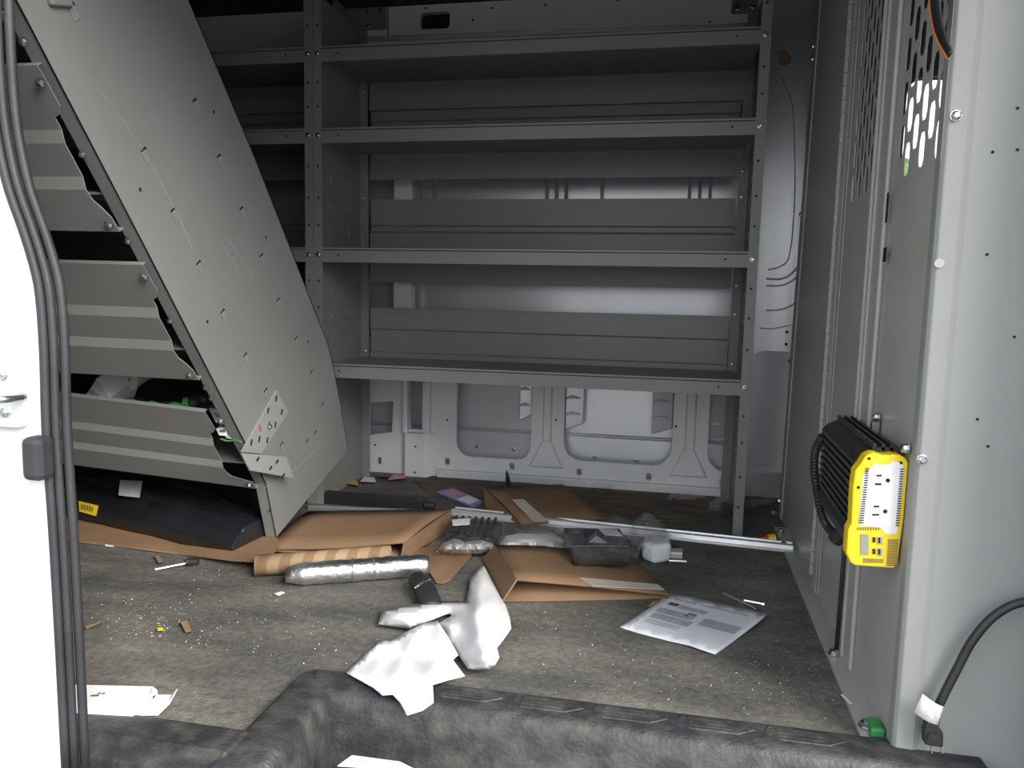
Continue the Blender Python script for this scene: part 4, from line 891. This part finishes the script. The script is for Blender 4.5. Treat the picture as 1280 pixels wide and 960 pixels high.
bm = NB(); a, b = fl(848, 612, .010), fl(864, 612, .010); tube(bm, [a, a.lerp(b, .1), b.lerp(a, .1), b], [.009, .011, .011, .008], 10); obj('bottle_body', bm, 'label_white', t, smooth=True)
bm = NB(); tube(bm, [a+Vector((-.012, 0, .006)), a+Vector((0, 0, .002))], .006, 8); obj('cap', bm, 'orange', t)
# litter at the left foot of the wall unit
for i, (px, m, lb) in enumerate((((430, 604, 448, 607, 446, 599, 434, 597), 'brown_paper', 'tan paper scrap left of the other litter by left unit'), ((450, 602, 470, 603, 468, 597, 455, 596), 'label_white', 'pale torn scrap amid the litter by left unit'), ((484, 600, 507, 598, 506, 593, 492, 593), 'pink', 'pinkish cardboard scrap at the white pillar foot'), ((470, 596, 490, 597, 489, 594, 471, 593), 'black_plastic', 'black strip in the litter by the white pillar foot'))):
    lump('litter_scrap', [(px[j], px[j+1]) for j in range(0, 8, 2)], .010, m, lb, 'scrap')
# package in the step well
YP = -1.02; pa = on(392, 966, 1, YP); pb = on(560, 972, 1, YP); pc = on(470, 951, 1, YP)
t = thing('wrapped_package', (pa.x, YP, -.214), 'wrapped package with white printed label down in the step well', 'package')
bm = NB(); G = []
for i in range(15):
    f = i/14; row = []
    for j in range(11):
        g = j/10; ff = (1-(2*f-1)**4); gg = (1-(2*g-1)**4); x = max(pa.x, .475)+(pb.x-max(pa.x, .475))*f; y = YP-.06+.075*g
        row.append(bm.verts.new((x, y, -.213+(pc.z+.213-.004)*(ff*gg)**.5+.004*nz(x, y, 40, 3)*ff*gg)))
    G.append(row)
for i in range(14):
    for j in range(10): bm.faces.new((G[i][j], G[i+1][j], G[i+1][j+1], G[i][j+1]))
obj('wrap', bm, 'brown_paper', t, smooth=True, solid=.002)
ZL = pc.z+.004
P = [fl(u, v, ZL) for u, v in ((422, 958), (440, 945), (500, 953), (522, 964))]; bm = NB(); hexa(bm, P, [p+Vector((0, 0, .0012)) for p in P]); lb_ = obj('white_label', bm, 'label_white', t)
for k in range(4):
    a, b = P[0].lerp(P[1], .25+.18*k), P[3].lerp(P[2], .25+.18*k); a2, b2 = a.lerp(b, .15), a.lerp(b, .85); w = (P[1]-P[0])*.05
    bm = NB(); hexa(bm, [q+Vector((0, 0, .0014)) for q in (a2, b2, b2+w, a2+w)], [q+Vector((0, 0, .0018)) for q in (a2, b2, b2+w, a2+w)]); obj('label_line', bm, 'print_grey', lb_)
# =================================================================== power inverter on the partition
IV = thing('power_inverter', (1.165, -.74, .24), 'yellow and black power inverter with two outlets on the partition', 'inverter')
YF = -.862
def ip(u, v, y=YF): return on(u, v, 1, y)
face = [(1090, 566), (1098, 567), (1102, 569), (1112, 569), (1116, 568), (1126, 569), (1133, 573), (1136, 580), (1130, 650), (1122, 706), (1118, 711), (1068, 707), (1063, 703), (1058, 692), (1060, 662), (1064, 655), (1066, 610), (1069, 588), (1076, 580), (1082, 570)]
F0 = [ip(u, v) for u, v in face]
cx = sum(F0, Vector())/len(F0)
bm = NB(); hexa(bm, F0, [p+Vector((0, .022, 0)) for p in F0]); obj('front_frame', bm, 'yellow', IV, bevel=.0025)
# white outlet plate
wp = [(1095, 578), (1098, 581), (1112, 581), (1116, 577), (1128, 579), (1131, 586), (1128, 620), (1122, 668), (1106, 668), (1101, 660), (1074, 658), (1076, 625), (1079, 594), (1088, 586)]
bm = NB(); Q = [ip(u, v, YF-.001) for u, v in wp]; hexa(bm, Q, [q+Vector((0, .004, 0)) for q in Q]); op = obj('outlet_plate', bm, 'cream', IV, bevel=.001)
def iq(nm, px, m, y=YF-.0022, par=None, th=.0014):
    bm = NB(); Q = [ip(u, v, y) for u, v in px]; hexa(bm, Q, [q+Vector((0, th, 0)) for q in Q]); return obj(nm, bm, m, par or IV)
def iz(x, y): return 980+x/4.2667, 480+y/4.2667
def izq(x0, y0, x1, y1): return [iz(x0, y0), iz(x1, y0), iz(x1, y1), iz(x0, y1)]
for x0, y0, x1, y1 in ((495, 485, 522, 493), (487, 530, 520, 539), (480, 650, 508, 658), (472, 694, 508, 702)): iq('outlet_slot', izq(x0, y0, x1, y1), 'black_hole', YF-.0022, op)
for x, y in ((555, 515), (541, 680)): 
    iq('ground_hole', [iz(x+11*math.cos(t_*math.pi/4), y+11*math.sin(t_*math.pi/4)) for t_ in range(8)], 'black_hole', YF-.0022, op)
for k in range(24):
    y = 450+k*12.5; iq('vent_slit', izq(437-k*1.5, y, 455-k*1.3, y+5), 'black_hole', YF-.0022, op); iq('vent_slit', izq(622-k*1.1, y+2+k*.6, 640-k*1.1, y+7+k*.6), 'black_hole', YF-.0022, op)
iq('display', izq(410, 802, 452, 912), 'lcd', YF-.0014)
for y0 in (815, 876): iq('usb_port', izq(500, y0, 525, y0+40), 'steel', YF-.0016); iq('port_slot', izq(504, y0+6, 514, y0+34), 'black_hole', YF-.0022)
for y0 in (818, 880): iq('button', izq(474, y0, 488, y0+28), 'black_plastic', YF-.0016)
for k in range(16): iq('speaker_slit', izq(556-k*.6, 830+k*9, 612-k*.8, 834+k*9), 'wood', YF-.0010)
for k in range(9): iq('vent_slit', izq(392+k*14, 765, 398+k*14, 780), 'wood', YF-.0010)
for k in range(10): iq('vent_slit', izq(425+k*11, 930+k*.5, 430+k*11, 955), 'wood', YF-.0010)
for x, y in ((455, 398), (625, 421), (398, 552)): iq('screw_recess', [iz(x+8*math.cos(t_*math.pi/4), y+8*math.sin(t_*math.pi/4)) for t_ in range(8)], 'black_hole', YF-.0012)
# finned black body behind the frame
xr = bx(-.8)-.002; x_l = F0[15].x+.003; zt = .388; zb = .243; BK = -.585
prof = [(xr, zt-.004), (xr-.012, zt), (xr-.03, zt), (x_l+.006, zt-.012)]
nf = 9
for k in range(nf):
    z = zt-.02-k*(zt-zb-.05)/nf; prof += [(x_l, z), (x_l, z-.006), (x_l+.005, z-.007), (x_l+.005, z-.012)]
prof += [(x_l, zb+.022), (x_l+.004, zb+.004), (x_l+.012, zb), (xr, zb)]
bm = NB(); hexa(bm, [(x, YF+.02, z) for x, z in prof], [(x+.009+.004, BK, z) for x, z in prof]); obj('finned_body', bm, 'black_plastic', IV)
for x in (xr-.028, xr-.018, xr-.038):
    bm = NB(); hexa(bm, [(x, YF+.02, zt-.004), (x+.004, YF+.02, zt-.004), (x+.004, YF+.02, zt+.004), (x, YF+.02, zt+.004)], [(x+.013, BK, zt-.004), (x+.017, BK, zt-.004), (x+.017, BK, zt+.004), (x+.013, BK, zt+.004)]); obj('top_fin', bm, 'black_plastic', IV)
bm = NB(); box(bm, (x_l+.0125, -.66, .285), (x_l+.0155, -.64, .291)); obj('yellow_mark', bm, 'yellow', IV)
for u, v in ((1095, 522), (1136, 561)):
    p = on(u, v, 0, bx(-.83)-.004); inst('mounting_bolt', BOLT, IV, Vector((bx(p.y)-.004, p.y, p.z))-IV.location, FACE_NX, (1.2, 1.2, 1.6))
bm = NB(); a = on(1095, 527, 0, bx(-.83)-.004); box(bm, (a.x-.006, a.y-.004, zt-.004), (a.x+.004, a.y+.004, a.z)); obj('mounting_tab', bm, 'steel', IV)
# ribbed hose looping off the inverter's back end
t = thing('ribbed_hose', (1.18, -.58, .24), 'black ribbed cable hose looping behind the inverter', 'hose')
hp_ = [on(u, v, 1, yy) for u, v, yy in ((1028, 545, -.59), (1020, 562, -.57), (1018, 585, -.565), (1021, 612, -.565), (1026, 640, -.58), (1034, 658, -.60), (1044, 668, -.63))]
pts = spline(hp_, 12); bm = NB(); tube(bm, pts, [.0062+(.0010 if i % 2 else -.0004) for i in range(len(pts))], 10); obj('hose_tube', bm, 'black_plastic', t, smooth=False)
bm = NB(); tube(bm, [hp_[-1]-Vector((.0, 0, .009)), hp_[-1]+Vector((.010, -.01, .009))], [.012, .011], 10); obj('hose_gland', bm, 'rubber', t)
bm = NB(); p = on(1050, 655, 1, -.70); tube(bm, [p+Vector((0, 0, .01)), p+Vector((.012, -.02, -.02))], .004, 6); obj('tie_end', bm, 'label_white', t)
t = thing('thin_cable', (bx(-.62)-.022, -.62, 0), 'thin grey cable running down the lock post below inverter', 'cable')
bm = NB(); tube(bm, [bw(-.622, .23, .016), bw(-.618, .12, .015), bw(-.614, .004, .015)], .0035, 6); obj('cable_run', bm, 'rubber', t, smooth=True)
# power cord with plug and tag on the wing panel
t = thing('extension_lead', (1.27, -.9, .03), 'black power lead with plug and paper tag hanging on wing panel', 'power lead')
YC = -.905
cpts = [on(u, v, 1, YC) for u, v in ((1330, 742), (1290, 750), (1262, 758), (1237, 775), (1214, 803), (1197, 835), (1183, 862), (1172, 885))]
bm = NB(); tube(bm, spline(cpts, 6), .0052, 10); obj('cable', bm, 'black_plastic', t, smooth=True)
tp = [on(u, v, 1, YC-.002) for u, v in ((1151, 864), (1177, 880), (1170, 903), (1140, 887))]
bm = NB(); G = []
for i in range(7):
    f = i/6; a = tp[0].lerp(tp[1], f); b = tp[3].lerp(tp[2], f); o = Vector((0, -.006-.006*math.sin(f*math.pi), 0)); G.append((bm.verts.new(a+o), bm.verts.new(b+o)))
for p, q in zip(G, G[1:]): bm.faces.new((p[0], q[0], q[1], p[1]))
tgo = obj('paper_tag', bm, 'label_white', t, smooth=True, solid=.0006)
for fx, fz, r in ((.78, .45, .10), (.55, .45, .0), (.35, .4, .0)):
    if r:
        c = tp[0].lerp(tp[1], fx).lerp(tp[3].lerp(tp[2], fx), fz)+Vector((0, -.0128, 0)); bm = NB(); rr = .0032
        ring = [c+Vector((rr*math.cos(k*math.pi/6), 0, rr*1.3*math.sin(k*math.pi/6))) for k in range(12)]; tube(bm, ring+[ring[0]], .0004, 5); obj('tag_symbol', bm, 'print_grey', tgo)
for k in range(4):
    a = tp[0].lerp(tp[1], .18+.0*k).lerp(tp[3].lerp(tp[2], .18), .2+.17*k); b = tp[0].lerp(tp[1], .52).lerp(tp[3].lerp(tp[2], .52), .2+.17*k); o = Vector((0, -.0132, 0)); z_ = Vector((0, 0, .0007))
    bm = NB(); hexa(bm, [a+o, b+o, b+o+z_, a+o+z_], [q+Vector((0, -.0002, 0)) for q in (a+o, b+o, b+o+z_, a+o+z_)]); obj('tag_text', bm, 'print_grey', tgo)
pg = [on(u, v, 1, YC-.008) for u, v in ((1158, 903), (1170, 901), (1175, 910), (1180, 918), (1180, 936), (1156, 932), (1155, 916))]
bm = NB(); hexa(bm, pg, [p+Vector((0, .014, 0)) for p in pg]); obj('plug_body', bm, 'black_plastic', t, bevel=.003)
pg = [on(u, v, 1, YC-.0095) for u, v in ((1161, 917), (1172, 918), (1172, 927), (1160, 925))]; bm = NB(); hexa(bm, pg, [p+Vector((0, .002, 0)) for p in pg]); obj('plug_grip', bm, 'rubber', t)
for u in (1164, 1177):
    a = on(u, 932, 1, YC); b = on(u, 940, 1, YC); bm = NB(); hexa(bm, [a+Vector((-.0006, -.003, 0)), a+Vector((.0006, -.003, 0)), a+Vector((.0006, .003, 0)), a+Vector((-.0006, .003, 0))], [b+Vector((-.0006, -.003, 0)), b+Vector((.0006, -.003, 0)), b+Vector((.0006, .003, 0)), b+Vector((-.0006, .003, 0))]); obj('prong', bm, 'steel', t)
bm = NB(); tube(bm, [cpts[-1], on(1166, 903, 1, YC)], [.0055, .007], 10); obj('strain_relief', bm, 'black_plastic', t, smooth=True)
# black strap with orange edge hanging by the mesh
t = thing('edged_strap', (1.18, -.83, .9), 'black strap with orange edge hanging beside the mesh window', 'strap')
so = [on(u, v, 0, 1.175) for u, v in ((1163, -60), (1163, -20), (1164, 10), (1168, 35), (1175, 55), (1185, 72))]
ss = spline(so, 6); bm = NB(); tube(bm, ss, .0022, 6); obj('orange_edge', bm, 'orange', t, smooth=True)
si = [on(u, v, 0, 1.176) for u, v in ((1176, -60), (1175, -20), (1175, 8), (1178, 30), (1183, 48), (1190, 64))]
s2 = spline(si, 6); bm = NB(); L1 = [bm.verts.new(p) for p in ss]; L2 = [bm.verts.new(p) for p in s2]
for i in range(len(L1)-1): bm.faces.new((L1[i], L1[i+1], L2[i+1], L2[i]))
obj('strap_web', bm, 'black_plastic', t, smooth=True, solid=.003)
# green tab at the foot of the wing
p = fl(1098, 942, .01)
bm = NB(); P = [Vector((bx(-.86)-.020, -.862, .006)), Vector((bx(-.86)-.002, -.862, .006)), Vector((bx(-.86)-.002, -.83, .006)), Vector((bx(-.86)-.016, -.83, .006))]
hexa(bm, P, [q+Vector((0, 0, .014)) for q in P]); tag(obj('green_tab', bm, 'green', None, loc=P[0], bevel=.003), 'green plastic tab at the foot of the wing panel', 'plastic tab')
lump('paper_scrap', ((1050, 868), (1054, 868), (1067, 880), (1062, 880)), .006, 'label_white', 'white plastic sliver at the partition foot', 'scrap')
lump('paper_scrap', ((973, 909), (977, 908), (983, 912), (980, 914)), .005, 'label_white', 'tiny white scrap on the floor near the step rim', 'scrap')
# crumbs: uncountable white grit all over the mat
bm = NB()
def crumb(x, y, s):
    a = random.uniform(0, 6.28); P = [(x+s*math.cos(a+k*2.09)*random.uniform(.6, 1.2), y+s*math.sin(a+k*2.09)*random.uniform(.6, 1.2)) for k in range(3)]
    v = [bm.verts.new((px_, py_, .0006)) for px_, py_ in P]; tpv = bm.verts.new((x, y, .0008+s*.8))
    for i in range(3): bm.faces.new((v[i], v[(i+1) % 3], tpv))
cl = [(fl(175, 785), .09, 170), (fl(140, 810), .10, 110), (fl(310, 800), .14, 90), (fl(240, 725), .10, 60), (fl(1000, 850), .07, 130), (fl(960, 720), .10, 60), (fl(700, 770), .14, 80), (fl(860, 850), .16, 90), (fl(960, 690), .06, 40), (fl(450, 605), .05, 50), (fl(380, 790), .12, 70)]
for c, sp, n in cl:
    for _ in range(n):
        x, y = random.gauss(c.x, sp), random.gauss(c.y, sp*.7)
        if -.8 < x < 1.17 and -.84 < y < .36: crumb(x, y, random.choice((.0006, .0007, .0008, .0010, .0012, .0018)))
for _ in range(500):
    x, y = random.uniform(-.5, 1.18), random.uniform(-.84, .34); crumb(x, y, random.choice((.0005, .0006, .0008, .0013)))
o = obj('floor_grit', bm, 'chip_white'); o['kind'] = 'stuff'; o['label'] = 'white grit and crumbs scattered over the dark floor mat'; o['category'] = 'grit'
# trees across the road on the driver's side, seen through the cab window
bm = NB()
for k in range(7):
    cx_, cy_, cz_ = 5+k*1.7, 14+random.uniform(-1, 1), 1.6+random.uniform(-.4, .6)
    m4 = Matrix.Translation((cx_, cy_, cz_)) @ Matrix.Diagonal((1.3, 1.2, 1.5, 1)); r_ = bmesh.ops.create_icosphere(bm, subdivisions=3, radius=1, matrix=m4)
    for v in r_['verts']: v.co += (v.co-Vector((cx_, cy_, cz_))).normalized()*.35*nz(v.co.x+v.co.z, v.co.y+v.co.z, 1.7)
hd = obj('hedge', bm, 'trees', smooth=False); hd['kind'] = 'stuff'; hd['label'] = 'green hedge outside beyond the cab window'; hd['category'] = 'hedge'
